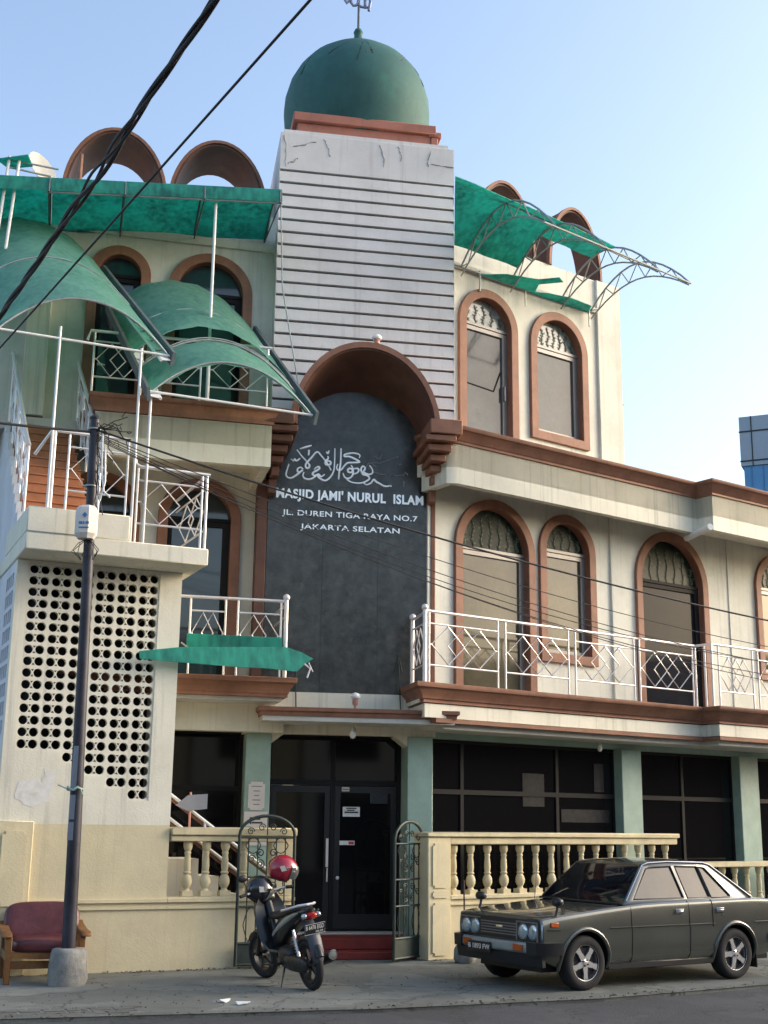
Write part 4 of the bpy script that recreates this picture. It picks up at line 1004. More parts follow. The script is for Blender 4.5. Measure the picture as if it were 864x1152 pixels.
# ================================================================== STREET POLE AND CABLES
pl = thing('street_pole', tr(-3.45, 14.94, 0), 'dark iron street pole in a rough concrete footing with a pale meter box', 'pole')
mb = MB(); mb.tube([(-3.45, 14.94, .2), (-3.475, 14.94, 1.8), (-3.50, 14.94, 3.2), (-3.56, 14.94, 6.57)], [.078, .076, .068, .058], 16); mb.lathe([(.065, 0), (.07, .02), (.03, .06), (0, .07)], 14, tr(-3.56, 14.94, 6.55)); obj('shaft', mb, POLEM, pl, I4)
mb = MB(); n = 18; rings = []
for z, r_ in ((0, .205), (.06, .215), (.2, .208), (.34, .20), (.385, .17), (.39, .06)):
    rings.append([(-3.445+(r_+random.uniform(-.013, .013))*math.cos(2*math.pi*j/n), 14.94+(r_+random.uniform(-.013, .013))*math.sin(2*math.pi*j/n), z) for j in range(n)])
mb.loft(rings); obj('footing', mb, CONC, pl, I4, smooth=60)
mb = MB(); mb.lathe([(0, 5.03), (.10, 5.03), (.135, 5.09), (.135, 5.36), (.125, 5.40), (.10, 5.43), (.06, 5.44), (0, 5.44)], 8, tr(-3.56, 14.86, 0) @ rz(22)); box_ = obj('meter_box', mb, SIGNW, pl, I4, smooth=20)
mb = MB(); mb.prism([(-3.585, 5.30), (-3.555, 5.335), (-3.525, 5.30), (-3.555, 5.265)], 14.729, 14.735); mb.box(-3.62, -3.58, 14.729, 14.736, 5.19, 5.22); mb.box(-3.57, -3.555, 14.729, 14.736, 5.19, 5.22); mb.box(-3.54, -3.50, 14.729, 14.736, 5.19, 5.22); mb.box(-3.62, -3.50, 14.729, 14.736, 5.14, 5.155); obj('marking', mb, BLUEINK, box_, I4)
mb = MB()
for k in range(8):
    a = k*.8; mb.tube([(-3.55, 14.9, 5.04), (-3.55+.09*math.cos(a), 14.86+.06*math.sin(a), 4.98), (-3.55+.17*math.cos(a+.3), 14.84+.09*math.sin(a), 4.90-.03*(k % 3)), (-3.53+.1*math.cos(a), 14.86, 4.82-.04*(k % 2))], .005, 5)
obj('wire_tuft', mb, WIREM, pl, I4)
for z in (6.42, 5.7):
    mb = MB(); mb.tube([(-3.56+.075*math.cos(2*math.pi*j/14), 14.94+.075*math.sin(2*math.pi*j/14), z) for j in range(14)], .012, 6, closed=True); obj('clamp_band', mb, GALV, pl, I4)
mb = MB()
for k in range(10):
    p = [(-3.5, 14.88, 6.42)]; x, y, z = p[0]
    for i in range(7):
        x += random.uniform(-.04, .11); y += random.uniform(-.03, .03); z += random.uniform(-.10, .075); p.append((x, y, z))
    mb.tube(p, .006, 5)
for k in range(6):
    p = [(-3.5, 14.88, 6.3-.1*k)]; x, y, z = p[0]
    for i in range(5):
        x += random.uniform(-.03, .05); z -= random.uniform(.05, .13); p.append((x, y, z))
    mb.tube(p, .006, 5)
obj('wire_tangle', mb, WIREM, pl, I4)
mb = MB(); mb.tube([(-3.44, 14.87, 6.35), (-3.42, 14.86, 5.9), (-3.38, 14.86, 5.62), (-3.30, 14.86, 5.55)], .012, 6); mb.tube([(-3.40, 14.88, 6.2), (-3.37, 14.86, 5.75), (-3.42, 14.86, 5.5)], .012, 6); obj('grey_lead', mb, WPIPE, pl, I4)
mb = MB()
for z0, z1 in ((1.55, 1.75), (1.78, 2.05), (2.1, 2.6)):
    pts = []
    for j in range(6):
        a = -2.6+j*.22; pts.append((.0795*math.cos(a), .0795*math.sin(a)))
    mb.loft([[(x-3.476, y+14.94, z) for x, y in pts]+[(x*.97-3.476, y*.97+14.94, z) for x, y in reversed(pts)] for z in (z0, z1)])
obj('pasted_sticker', mb, SIGNG, pl, I4)
mb = MB(); mb.tube([(-3.50+.085*math.cos(2*math.pi*j/12), 14.94+.085*math.sin(2*math.pi*j/12), 2.12+.02*math.sin(j*2)) for j in range(12)], .014, 6, closed=True); mb.tube([(-3.58, 14.87, 2.12), (-3.68, 14.86, 2.16)], .008, 5); mb.tube([(-3.42, 14.87, 2.12), (-3.38, 14.86, 2.04)], .008, 5); obj('string_tie', mb, SAGE, pl, I4)

def sag(a, b, s, n=24):
    a, b = Vector(a), Vector(b); return [a.lerp(b, i/n)-Vector((0, 0, s*4*(i/n)*(1-i/n))) for i in range(n+1)]
def cable(label, pts, r, group=None, name='power_cable'):
    mb = MB(); mb.tube(pts, r, 8 if r > .008 else 6); return tag(obj(name, mb, WIREM, None, I4), label, 'cable', group)
# twisted service bundle overhead
core = sag((-4.72, 13.5, 6.68), (-.0, 5.0, 6.83), .03, 80)
mb = MB()
for k in range(3):
    pts = []
    for i, p in enumerate(core):
        t = i/80; spread = .021+.030*max(0, 1-abs(t-.52)/.12)
        a = t*30+k*2.09; pts.append(p+Vector((math.cos(a)*spread*.8, 0, math.sin(a)*spread)))
    mb.tube(pts, [.012, .018, .014][k], 7)
tag(obj('power_cable', mb, WIREM, None, I4), 'thick twisted black cable bundle crossing the sky at the upper left', 'cable')
cable('single thin black cable running parallel right of the thick bundle', sag((-4.80, 14.0, 6.72), (.42, 5.5, 6.82), .01), .010)
cable('heavy black line from the pole top across the sign to the right wing', sag((-3.5, 14.9, 6.40), (7.2, 20.2, 4.80), .20), .014)
cable('black line leaving the pole top towards the left edge', sag((-3.6, 14.9, 6.38), (-7.5, 12.0, 6.2), .1), .016)
for k, (z0, z1, s_) in enumerate(((6.36, 4.40, .33), (6.34, 4.15, .40), (6.30, 3.98, .48), (6.28, 3.85, .42), (6.32, 4.22, .52))):
    cable('thin sagging telephone wire from the pole across the right wing windows', sag((-3.5, 14.9, z0), (7.2, 20.2, z1), s_), .006, 'thin telephone wires crossing the facade', 'telephone_wire')

# ================================================================== ARMCHAIR
ch = thing('armchair', tr(-3.84, 15.32, 0) @ rz(20), 'worn burgundy vinyl armchair with wooden frame beside the pole', 'armchair')
Wc = WM[ch.name]
W_, D_ = .44, .36
def sup(c, r, p=.55, n=28, m=16, M=None): mb = MB(); mb.ellipsoid(c, r, n, m, M, p); return mb
mb = sup((0, -.04, .40), (.36, .34, .09), .5)
for v in mb.v: v.z += .012*math.sin(v.x*9)*math.cos(v.y*7)
obj('seat_cushion', mb, VINYL, ch, Wc, smooth=80)
mb = sup((0, 0, 0), (.43, .10, .24), .5, 36, 20)
for v in mb.v:
    if v.y < 0: v.y += .018*math.sin(v.x*38)*max(0, 1-abs(v.x)/.28)*(1 if v.z < .12 else .4); v.y -= .05*max(0, abs(v.x)-.2)
obj('back_cushion', mb, VINYL, ch, Wc @ tr(0, .27, .60) @ rx(-14), smooth=80)
for sx in (-1, 1):
    for y in (-.34, .33):
        mb = MB(); mb.box(sx*.40-.035, sx*.40+.035, y-.03, y+.03, 0, .50 if y < 0 else .55); obj('leg', mb, WOOD, ch, Wc, bevel=.008)
    mb = MB(); mb.box(sx*.40-.025, sx*.40+.025, -.31, .30, .24, .33); obj('side_rail', mb, WOOD, ch, Wc, bevel=.006)
    mb = MB(); prf = [(-.44, .52), (-.40, .555), (-.1, .56), (.3, .60), (.36, .63), (.36, .58), (.0, .52), (-.38, .495), (-.44, .50)]
    mb.extr(prf, sx*.43-.055, sx*.43+.055); obj('armrest', mb, WOOD, ch, Wc, bevel=.012)
    for k in (-.12, .1):
        mb = MB(); mb.box(sx*.40-.012, sx*.40+.012, k-.035, k+.035, .33, .53); obj('side_slat', mb, WOOD, ch, Wc, bevel=.004)
mb = MB(); fr = [(-.38+.76*i/12, -.37-.03*math.sin(math.pi*i/12), .315-.02*math.sin(math.pi*i/12)) for i in range(13)]
mb.loft([[(p[0], p[1], p[2]-.03), (p[0], p[1]+.035, p[2]-.03), (p[0], p[1]+.035, p[2]+.03), (p[0], p[1], p[2]+.03)] for p in fr]); obj('front_rail', mb, WOOD, ch, Wc)
mb = MB(); mb.box(-.37, .37, -.33, -.30, .16, .24); obj('stretcher', mb, WOOD, ch, Wc, bevel=.005)

# weighted rod by the balustrade
wr = thing('weighted_rod', tr(1.14, 17.75, 0), 'thin rusty rod standing in a round concrete weight by the gate pier', 'rod stand')
mb = MB(); n = 14; rings = []
for z, r_ in ((0, .13), (.05, .15), (.16, .15), (.22, .12), (.235, .04)): rings.append([(1.14+(r_+random.uniform(-.012, .012))*math.cos(2*math.pi*j/n), 17.72+(r_+random.uniform(-.012, .012))*math.sin(2*math.pi*j/n), z) for j in range(n)])
mb.loft(rings); obj('weight', mb, CONC, wr, I4, smooth=60)
mb = MB(); mb.tube([(1.14, 17.72, .2), (1.13, 17.72, 1.05)], .011, 6); obj('rod', mb, STICK, wr, I4)

# ================================================================== CAR
Wcar = frame(2.356+.13*math.sin(rad(32.6)), 15.115-.13*math.cos(rad(32.6)), 32.6) @ tr(-.12, 0, 0)
car = thing('parked_car', Wcar @ tr(1.2, .8, 0), 'dark grey boxy old saloon car parked by the balustrade', 'car')
YC = .805
def top_z(x):
    pts = [(-.72, .775), (-.6, .79), (-.2, .825), (.3, .868), (.66, .895), (1.0, .915), (2.5, .935), (2.8, .935), (3.1, .92), (3.36, .88)]
    for (a, za), (b, zb) in zip(pts[:-1], pts[1:]):
        if x <= b: return za+(zb-za)*(x-a)/(b-a)
    return pts[-1][1]
def half_w(x): return .80-.035*max(0, (-.1-x))**1.2-.03*max(0, (x-2.7))**1.3
def sec(x):
    w = half_w(x); zt = top_z(x); zb = .25 + .10*max(0, (-x-.35))/.35*1.0*(1 if x < -.35 else 0) + (.10*max(0, x-2.9)/.45)
    h = [(w*.90, zb), (w*.975, zb+.08), (w*.995, .50), (w, .60), (w*.995, .66), (w*.985, zt-.06), (w*.972, zt-.022), (w*.945, zt-.004), (w*.82, zt+.004), (w*.45, zt+.010), (0, zt+.012)]
    pts = [(x, YC-y, z) for y, z in h] + [(x, YC+y, z) for y, z in reversed(h[:-1])]
    return pts
xs = [-.72, -.70, -.66, -.5, -.36, -.2, 0, .2, .36, .5, .66, .9, 1.2, 1.62, 2.04, 2.2, 2.4, 2.6, 2.76, 2.95, 3.15, 3.28, 3.34, 3.36]
rings = []
for i, x in enumerate(xs):
    rg = sec(x)
    if i in (0, len(xs)-1): rg = [(p[0], YC+(p[1]-YC)*.97, .55+(p[2]-.55)*.985) for p in rg]
    rings.append(rg)
mb = MB(); mb.loft(rings); body_me = mb.mesh('body', [CARP, BLACKP], 32)
body = obj('body', body_me, None, car, Wcar)
cut = MB()
for x in (0, 2.4):
    for y0, y1 in ((-.1, .30), (1.31, 1.8)):
        cut.lathe([(0, y0), (.345, y0), (.345, y1), (0, y1)], 32, tr(x, 0, .295) @ rx(-90))
cut_me = cut.mesh('cutter', [BLACKP], 0); cut_o = bpy.data.objects.new('cutter', cut_me); C.objects.link(cut_o); cut_o.matrix_world = Wcar
md = body.modifiers.new('arches', 'BOOLEAN'); md.operation = 'DIFFERENCE'; md.object = cut_o; md.solver = 'EXACT'
bpy.context.view_layer.update()
ev = bpy.data.meshes.new_from_object(body.evaluated_get(bpy.context.evaluated_depsgraph_get()))
body.modifiers.clear(); body.data = ev; bpy.data.objects.remove(cut_o)
def ycab(z): return .055+(max(z, .9)-.92)/.42*.175     # side glass plane leans inwards
def yside(x, z):
    w = half_w(x); zt = top_z(x)
    h = [(.25, w*.90), (.33, w*.975), (.5, w*.995), (.6, w), (.66, w*.995), (zt-.06, w*.985), (zt-.022, w*.972), (zt-.004, w*.945)]
    for (a, wa), (b, wb) in zip(h[:-1], h[1:]):
        if z <= b: return YC-(wa+(wb-wa)*max(0, (z-a))/(b-a))
    return YC-h[-1][1]
A0, A1, C1, C0 = (.60, .895), (1.07, 1.325), (2.20, 1.33), (2.80, .93)
side_out = [A0, A1, (1.16, 1.352), (1.5, 1.365), (1.9, 1.362), (2.12, 1.35), C1, C0]
wf = [(.79, .955), (1.13, 1.29), (1.20, 1.305), (1.545, 1.315), (1.60, .955)]
wr_ = [(1.665, .955), (1.615, 1.315), (1.98, 1.308), (2.04, .955)]
wq = [(2.065, .955), (2.005, 1.306), (2.11, 1.29), (2.40, .97), (2.39, .955)]
def cabin_side(mirror):
    mb = MB(); mb.plate(side_out, [wf, wr_, wq], 0, .03)
    for v in mb.v:
        y = v.y+ycab(v.z); v.y = 2*YC-y if mirror else y
    return mb
for mir in (False, True):
    cs_ = obj('cabin_side', cabin_side(mir), CARP, car, Wcar, bevel=.003)
    for p in (wf, wr_, wq):
        mb = MB(); mb.prism(p, .012, .020)
        for v in mb.v:
            y = v.y+ycab(v.z); v.y = 2*YC-y if mir else y
        obj('side_window', mb, CARGL, cs_, Wcar)
    mb = MB()
    yy = lambda x, z, o=-.004: (x, (2*YC-(ycab(z)+o)) if mir else ycab(z)+o, z)
    mb.tube([yy(*p) for p in [(.66, .935), (1.085, 1.328), (1.18, 1.352), (1.5, 1.366), (2.1, 1.352), (2.21, 1.325), (2.76, .945)]], .010, 6)
    obj('chrome_trim', mb, CHROME, cs_, Wcar)
    mb = MB()
    for p in (wf, wr_+[]): mb.tube([yy(*q_, -.001) for q_ in p], .009, 6, closed=True)
    mb.tube([yy(*q_, -.001) for q_ in wq], .009, 6, closed=True)
    obj('window_seal', mb, BLACKP, cs_, Wcar)
# roof skin, windscreen, rear window
mb = MB(); rings = []
for i in range(9):
    x = 1.05+(2.22-1.05)*i/8; zc = 1.345+.045*math.sin(math.pi*i/8)**.7; wz = [A1[1]+.012, 1.362, 1.372, 1.372, 1.372, 1.372, 1.37, 1.362, C1[1]+.008][i]
    hw = YC-ycab(1.35)
    rings.append([(x, YC+hw*k/6, wz+ (zc-wz+.01)*(1-abs(k/6)**2.2)) for k in range(-6, 7)]+[(x, YC+hw*k/6*.98, wz-.03) for k in range(6, -7, -1)])
mb.loft(rings); obj('roof', mb, CARP, car, Wcar, smooth=50)
def screen(p0, p1, name, m, k0=.06, k1=.04):
    mb = MB(); vs = []; fs = []
    for i in range(2):
        x, z = (p0, p1)[i]; hw = YC-ycab(z)-.02
        for j in range(9):
            u = -1+2*j/8; bow = (k0, k1)[i]*(1-u*u)*(1 if name == 'rear_window' else -1)
            vs.append((x+bow, YC+hw*u, z+.004*(1-u*u)))
    mb.loft([vs[:9]+[(v[0], v[1], v[2]-.012) for v in reversed(vs[:9])], vs[9:]+[(v[0], v[1], v[2]-.012) for v in reversed(vs[9:])]]); return obj(name, mb, m, car, Wcar, smooth=50)
screen((.62, .915), (1.06, 1.325), 'windscreen', CARWS); screen((2.74, .945), (2.215, 1.325), 'rear_window', CARWS)
mb = MB(); mb.tube([(.60-.06*(1-u*u), YC+.73*u, .912) for u in [-1+.2*i for i in range(11)]], .012, 6); mb.tube([(.60, .55, .93), (.80, .95, 1.1)], .006, 5); mb.tube([(.60, 1.0, .93), (.80, 1.35, 1.1)], .006, 5); obj('wiper', mb, BLACKP, car, Wcar)
# seams, mouldings, handles
def strip(x0, x1, z, r, n=14, o=.0): return [(x0+(x1-x0)*i/n, yside(x0+(x1-x0)*i/n, z)-o, z) for i in range(n+1)]
for a, b in ((-.62, -.37), (.36, 2.05), (2.74, 3.3)):
    mb = MB(); mb.tube(strip(a, b, .655, .01), .009, 6); obj('side_moulding', mb, BLACKP, car, Wcar)
for x, zt, zb in ((.70, .88, .27), (1.63, .93, .27), (2.02, .93, .62)):
    mb = MB(); mb.tube([(x, yside(x, zb+(zt-zb)*i/12)-.001, zb+(zt-zb)*i/12) for i in range(13)], .006, 5); obj('door_seam', mb, BLACKP, car, Wcar)
mb = MB(); mb.tube([(-.60, .13, .775), (.55, .10, .895)], .004, 5); obj('bonnet_seam', mb, BLACKP, car, Wcar)
for x in (1.46, 2.14):
    mb = MB(); y = yside(x, .80); mb.box(x-.065, x+.065, y-.022, y+.004, .785, .835); mb.box(x-.05, x+.05, y-.026, y-.02, .795, .815); obj('door_handle', mb, CHROME, car, Wcar, bevel=.005)
    mb = MB(); mb.lathe([(0, 0), (.012, 0), (.012, .006), (0, .008)], 8, tr(x+.05, y-.002, .755) @ rx(90)); obj('lock', mb, CHROME, car, Wcar)
for x in (0, 2.4):
    for y, sg in ((.0, 1), (1.61, -1)):
        mb = MB(); pts = []
        for i in range(17):
            a = math.pi*(-.06+1.12*i/16); px, pz = x+.36*math.cos(a), .295+.36*math.sin(a)
            yy_ = yside(px, pz); pts.append((px, yy_ if sg > 0 else 2*YC-yy_, pz))
        mb.tube(pts, .024, 8); obj('wheel_flare', mb, CARP, car, Wcar, smooth=60)
mb = MB(); mb.box(.36, 2.03, .05, .12, .20, .27); obj('sill', mb, BLACKP, car, Wcar, bevel=.008)
mb = MB(); mb.box(-.5, 3.2, .25, 1.36, .19, .27); obj('underbody', mb, BLACKP, car, Wcar)
mb = MB(); y = yside(2.78, .3); mb.box(2.76, 2.775, .03, .24, .12, .34); obj('mud_flap', mb, RUBBER, car, Wcar)
# front end
mb = MB(); mb.box(-.735, -.69, .09, 1.52, .53, .755); fe = obj('grille', mb, BLACKP, car, Wcar, bevel=.006)
mb = MB()
for z in (.57, .60, .63, .66, .69): mb.box(-.742, -.733, .48, 1.13, z, z+.012)
mb.box(-.745, -.733, .09, .115, .53, .735); mb.box(-.745, -.733, .455, .475, .53, .735); mb.box(-.745, -.733, .09, .475, .722, .736); mb.box(-.745, -.733, 1.14, 1.52, .722, .736); obj('grille_bar', mb, ALU, fe, Wcar)
mb = MB(); mb.box(-.748, -.738, .72, .84, .645, .668); obj('badge', mb, CHROME, fe, Wcar, bevel=.003)
for y in (.185, .36, 1.25, 1.425):
    Wl = tr(-.735, y, .63) @ ry(-90)
    mb = MB(); mb.lathe([(.0, .018), (.03, .017), (.06, .010), (.074, 0), (.08, -.005), (.084, .006), (.088, .0), (.088, -.02)], 22, Wl); obj('headlight', mb, LENS, car, Wcar, smooth=60)
mb = MB(); mb.box(-.72, -.60, .035, .085, .55, .72); obj('corner_lamp', mb, LENS, car, Wcar, bevel=.01)
mb = MB(); y = yside(-.48, .70); mb.box(-.56, -.40, y-.012, y+.02, .685, .735); obj('side_repeater', mb, AMBER, car, Wcar, bevel=.006)
# bumper wraps round the corners
def bump(x0, pts, z0, z1, nm):
    mb = MB(); mb.sweep(pts, [(-.07, z0), (.0, z0), (.018, z0+.02), (.018, z1-.02), (0, z1), (-.07, z1)], -1); return obj(nm, mb, GALV, car, Wcar, bevel=.004)
fb = bump(0, [(-.42, -.01), (-.70, .0), (-.80, .07), (-.83, .4), (-.84, YC), (-.83, 1.21), (-.80, 1.54), (-.70, 1.61), (-.42, 1.62)], .405, .515, 'front_bumper')
mb = MB(); mb.sweep([(-.38, -.025), (-.71, -.02), (-.825, .055), (-.845, .20)], [(-.05, .395), (.01, .395), (.016, .525), (-.05, .525)], -1); obj('bumper_corner', mb, BLACKP, fb, Wcar)
mb = MB(); mb.sweep([(-.845, 1.41), (-.825, 1.555), (-.71, 1.63), (-.38, 1.635)], [(-.05, .395), (.01, .395), (.016, .525), (-.05, .525)], -1); obj('bumper_corner', mb, BLACKP, fb, Wcar)
mb = MB(); mb.sweep([(-.76, .02), (-.80, .25), (-.81, YC), (-.80, 1.36), (-.76, 1.59)], [(-.10, .27), (-.03, .27), (.0, .40), (-.10, .40)], -1); obj('valance', mb, BLACKP, car, Wcar)
for y in (.27, 1.20):
    mb = MB(); mb.box(-.862, -.84, y, y+.17, .425, .495); obj('turn_signal', mb, AMBER, fb, Wcar, bevel=.006)
rb = bump(0, [(3.0, 1.62), (3.32, 1.61), (3.43, 1.5), (3.45, YC), (3.43, .1), (3.32, .0), (3.0, -.01)], .42, .53, 'rear_bumper')
mb = MB(); mb.box(-.885, -.865, .82, 1.25, .36, .475); lp_ = obj('number_plate', mb, BLACKP, car, Wcar, bevel=.003)
Wp = Wcar @ tr(-.36+(-.886+.36)*.70, 1.235, .395) @ rz(-90)
me = text_mesh('B 1893 FW', .40, .055, .006, .01); me.materials.clear(); me.materials.append(LETTER); obj('lettering', me, None, lp_, Wp)
for y, x in ((.10, -.36), (1.51, -.36)):
    z = top_z(x)
    o = None; mb = MB(); mb.tube([(x, y, z-.01), (x+.02, y, z+.05), (x+.03, y, z+.10)], [.018, .014, .018], 8); mb.ellipsoid((x+.02, y, z+.135), (.055, .075, .048), 14, 10, None, .8); o = obj('wing_mirror', mb, BLACKP, car, Wcar, smooth=60)
    mb = MB(); mb.ellipsoid((x+.062, y, z+.135), (.018, .062, .037), 12, 8, None, .8); obj('mirror_glass', mb, CHROME, o, Wcar)
mb = MB(); mb.tube([(.5, 1.52, .88), (.55, 1.52, 1.3)], .004, 5); obj('aerial', mb, CHROME, car, Wcar)
# the nose is short: pull everything ahead of the front wheel in
done = set()
for o in list(C.objects):
    if o.type == 'MESH' and WM.get(o.name) is Wcar and o.data.name not in done:
        done.add(o.data.name)
        for v in o.data.vertices:
            if v.co.x < -.36: v.co.x = -.36+(v.co.x+.36)*.70
# wheels
ty = [(.185, -.085), (.20, -.095), (.255, -.098), (.282, -.085), (.293, -.06), (.295, 0), (.293, .06), (.282, .085), (.255, .098), (.20, .095), (.185, .085)]
def wheel_parts(Wh, parent):
    mb = MB(); mb.lathe(ty+[ty[0]], 40); w = obj('wheel', mb, RUBBER, parent, Wh, smooth=50)
    mb = MB()
    mb.lathe([(.165, .075), (.188, -.088), (.195, -.09), (.19, -.075), (.172, .07), (.165, .075)], 36)
    for k in range(5):
        a = 2*math.pi*k/5+.3; M = Matrix.Rotation(a, 4, 'Z')
        rg = lambda r, w_, z: [M @ Vector((r, -w_, z)), M @ Vector((r, w_, z)), M @ Vector((r, w_*.8, z+.03)), M @ Vector((r, -w_*.8, z+.03))]
        mb.loft([rg(.02, .030, -.082), rg(.07, .034, -.080), rg(.12, .026, -.082), rg(.178, .034, -.080)])
    mb.lathe([(0, -.088), (.028, -.088), (.045, -.078), (.05, -.05), (0, -.05)], 16)
    obj('rim', mb, ALLOY, w, Wh, smooth=40)
    mb = MB(); mb.lathe([(0, -.045), (.165, -.045), (.165, -.02), (0, -.02)], 28); 
    for k in range(4):
        a = 2*math.pi*k/4+.5; mb.lathe([(0, -.094), (.009, -.094), (.009, -.08)], 8, tr(.034*math.cos(a), .034*math.sin(a), 0))
    obj('brake_disc', mb, BLACKP, w, Wh)
    return w
for i, (x, y, fl) in enumerate(((0, .115, 1), (2.4, .115, 1), (0, 1.495, -1), (2.4, 1.495, -1))):
    Wh = Wcar @ tr(x, y, .295) @ (rx(-90) if fl > 0 else rx(90)) @ rz(17*i)
    if i == 0: w0 = wheel_parts(Wh, car)
    else: cpart(w0, car, Wh)

# ================================================================== MOTORCYCLE
hd = math.degrees(math.atan2(15.80-14.76, -1.30+.71))
Wm = Matrix.Translation((-.71, 14.76, 0)) @ rz(hd) @ rx(-9)
mc = thing('parked_motorcycle', Wm, 'black scooter style motorcycle leaning on its stand before the steps', 'motorcycle')
WB = 1.22
def mwheel(x, steer=0):
    Wh = Wm @ tr(x, 0, .27) @ rz(steer) @ rx(90)
    mb = MB(); n = 36
    mb.tube([(.232*math.cos(2*math.pi*j/n), .232*math.sin(2*math.pi*j/n), 0) for j in range(n)], .042, 10, closed=True); w = obj('wheel', mb, RUBBER, mc, Wh, smooth=60)
    mb = MB(); mb.lathe([(.17, -.025), (.195, -.03), (.195, .03), (.17, .025), (.17, -.025)], 30)
    for k in range(5):
        M = Matrix.Rotation(2*math.pi*k/5, 4, 'Z'); mb.add([M @ Vector(p) for p in ((.03, -.02, -.012), (.03, .02, -.012), (.18, .012, -.012), (.18, -.012, -.012), (.03, -.02, .012), (.03, .02, .012), (.18, .012, .012), (.18, -.012, .012))], [(0, 1, 2, 3), (7, 6, 5, 4), (0, 4, 5, 1), (1, 5, 6, 2), (2, 6, 7, 3), (3, 7, 4, 0)])
    mb.lathe([(0, -.05), (.045, -.05), (.045, .05), (0, .05)], 14); obj('rim', mb, ENGM, w, Wh)
    return w
mwheel(0); mwheel(WB, 12)
def ell(x, cy, cz, ry_, rz_, n=16, p=.8, tilt=0):
    out = []
    for j in range(n):
        a = 2*math.pi*j/n; c_, s_ = math.cos(a), math.sin(a)
        out.append((x+tilt*rz_*math.copysign(abs(s_)**p, s_), cy+ry_*math.copysign(abs(c_)**p, c_), cz+rz_*math.copysign(abs(s_)**p, s_)))
    return out
Wt = Wm @ tr(.13, 0, 0)
mb = MB(); mb.loft([ell(-.30, 0, .855, .045, .025), ell(-.24, 0, .84, .085, .045), ell(-.1, 0, .80, .12, .075), (ell(.1, 0, .735, .13, .11)), ell(.3, 0, .66, .125, .14), ell(.48, 0, .56, .11, .15), ell(.58, 0, .47, .09, .11)]); obj('tail_body', mb, BIKEP, mc, Wt, smooth=60)
mb = MB(); mb.loft([ell(-.20, 0, .875, .07, .02), ell(-.1, 0, .868, .12, .04), ell(.1, 0, .835, .135, .05), ell(.25, 0, .79, .13, .05), ell(.42, 0, .765, .12, .05), ell(.62, 0, .75, .09, .045), ell(.70, 0, .745, .05, .03)]); obj('seat', mb, SEATV, mc, Wt, smooth=60)
mb = MB(); mb.tube([(.18, .13, .845), (-.05, .125, .885), (-.2, .10, .915), (-.30, .04, .925), (-.30, -.04, .925), (-.2, -.10, .915), (-.05, -.125, .885), (.18, -.13, .845)], .014, 8); obj('grab_rail', mb, STEEL, mc, Wt)
mb = MB()
for sx in (1, -1): mb.loft([[(x, sx*(.128), z-h_), (x, sx*.137, z), (x, sx*.128, z+h_)] for x, z, h_ in ((.5, .56, .02), (.3, .67, .03), (.1, .75, .03), (-.1, .81, .02), (-.22, .84, .008))], closed=True)
obj('side_stripe', mb, GALV, mc, Wt)
mb = MB(); mb.loft([ell(-.335, 0, .80, .045, .025), ell(-.30, 0, .80, .075, .04), ell(-.2, 0, .79, .085, .045)]); obj('tail_light', mb, REDLENS, mc, Wt, smooth=60)
for sx in (1, -1):
    mb = MB(); mb.ellipsoid((-.285, sx*.085, .805), (.045, .03, .03), 12, 8); obj('turn_signal', mb, LENS, mc, Wt)
# number plate, mudguard
Wpl = Wt @ tr(-.335, 0, .66) @ ry(-18)
mb = MB(); mb.box(-.008, .0, -.125, .125, -.05, .07); pt_ = obj('number_plate', mb, BLACKP, mc, Wpl, bevel=.002)
mb = MB(); mb.tube([(-.009, -.122, -.047), (-.009, .122, -.047), (-.009, .122, .067), (-.009, -.122, .067)], .003, 4, closed=True); obj('plate_border', mb, LETTER, pt_, Wpl)
me = text_mesh('B 6476 EGD', .22, .05, .004, .015); me.materials.clear(); me.materials.append(LETTER); obj('lettering', me, None, pt_, Wpl @ tr(-.009, .11, .005) @ rz(-90))
me = text_mesh('08.09', .09, .024, .004, .015); me.materials.clear(); me.materials.append(LETTER); obj('lettering', me, None, pt_, Wpl @ tr(-.009, -.01, -.035) @ rz(-90))
mb = MB(); rings = []
for x, z, w_ in ((-.20, .74, .07), (-.28, .66, .075), (-.33, .55, .08), (-.36, .42, .08), (-.372, .33, .065), (-.37, .29, .03)):
    rings.append([(x+.02, -w_, z), (x-.012, -w_*.6, z-.006), (x-.022, 0, z-.008), (x-.012, w_*.6, z-.006), (x+.02, w_, z), (x+.03, w_*.9, z), (x+.005, 0, z), (x+.03, -w_*.9, z)])
mb.loft(rings); obj('mudguard', mb, BIKEG, mc, Wt, smooth=60)
mb = MB(); mb.tube([(.27*math.cos(a)*1.03, 0, .27+.285*math.sin(a)) for a in [rad(20+10*i) for i in range(15)]], .05, 8); obj('inner_fender', mb, BLACKP, mc, Wm, smooth=60)
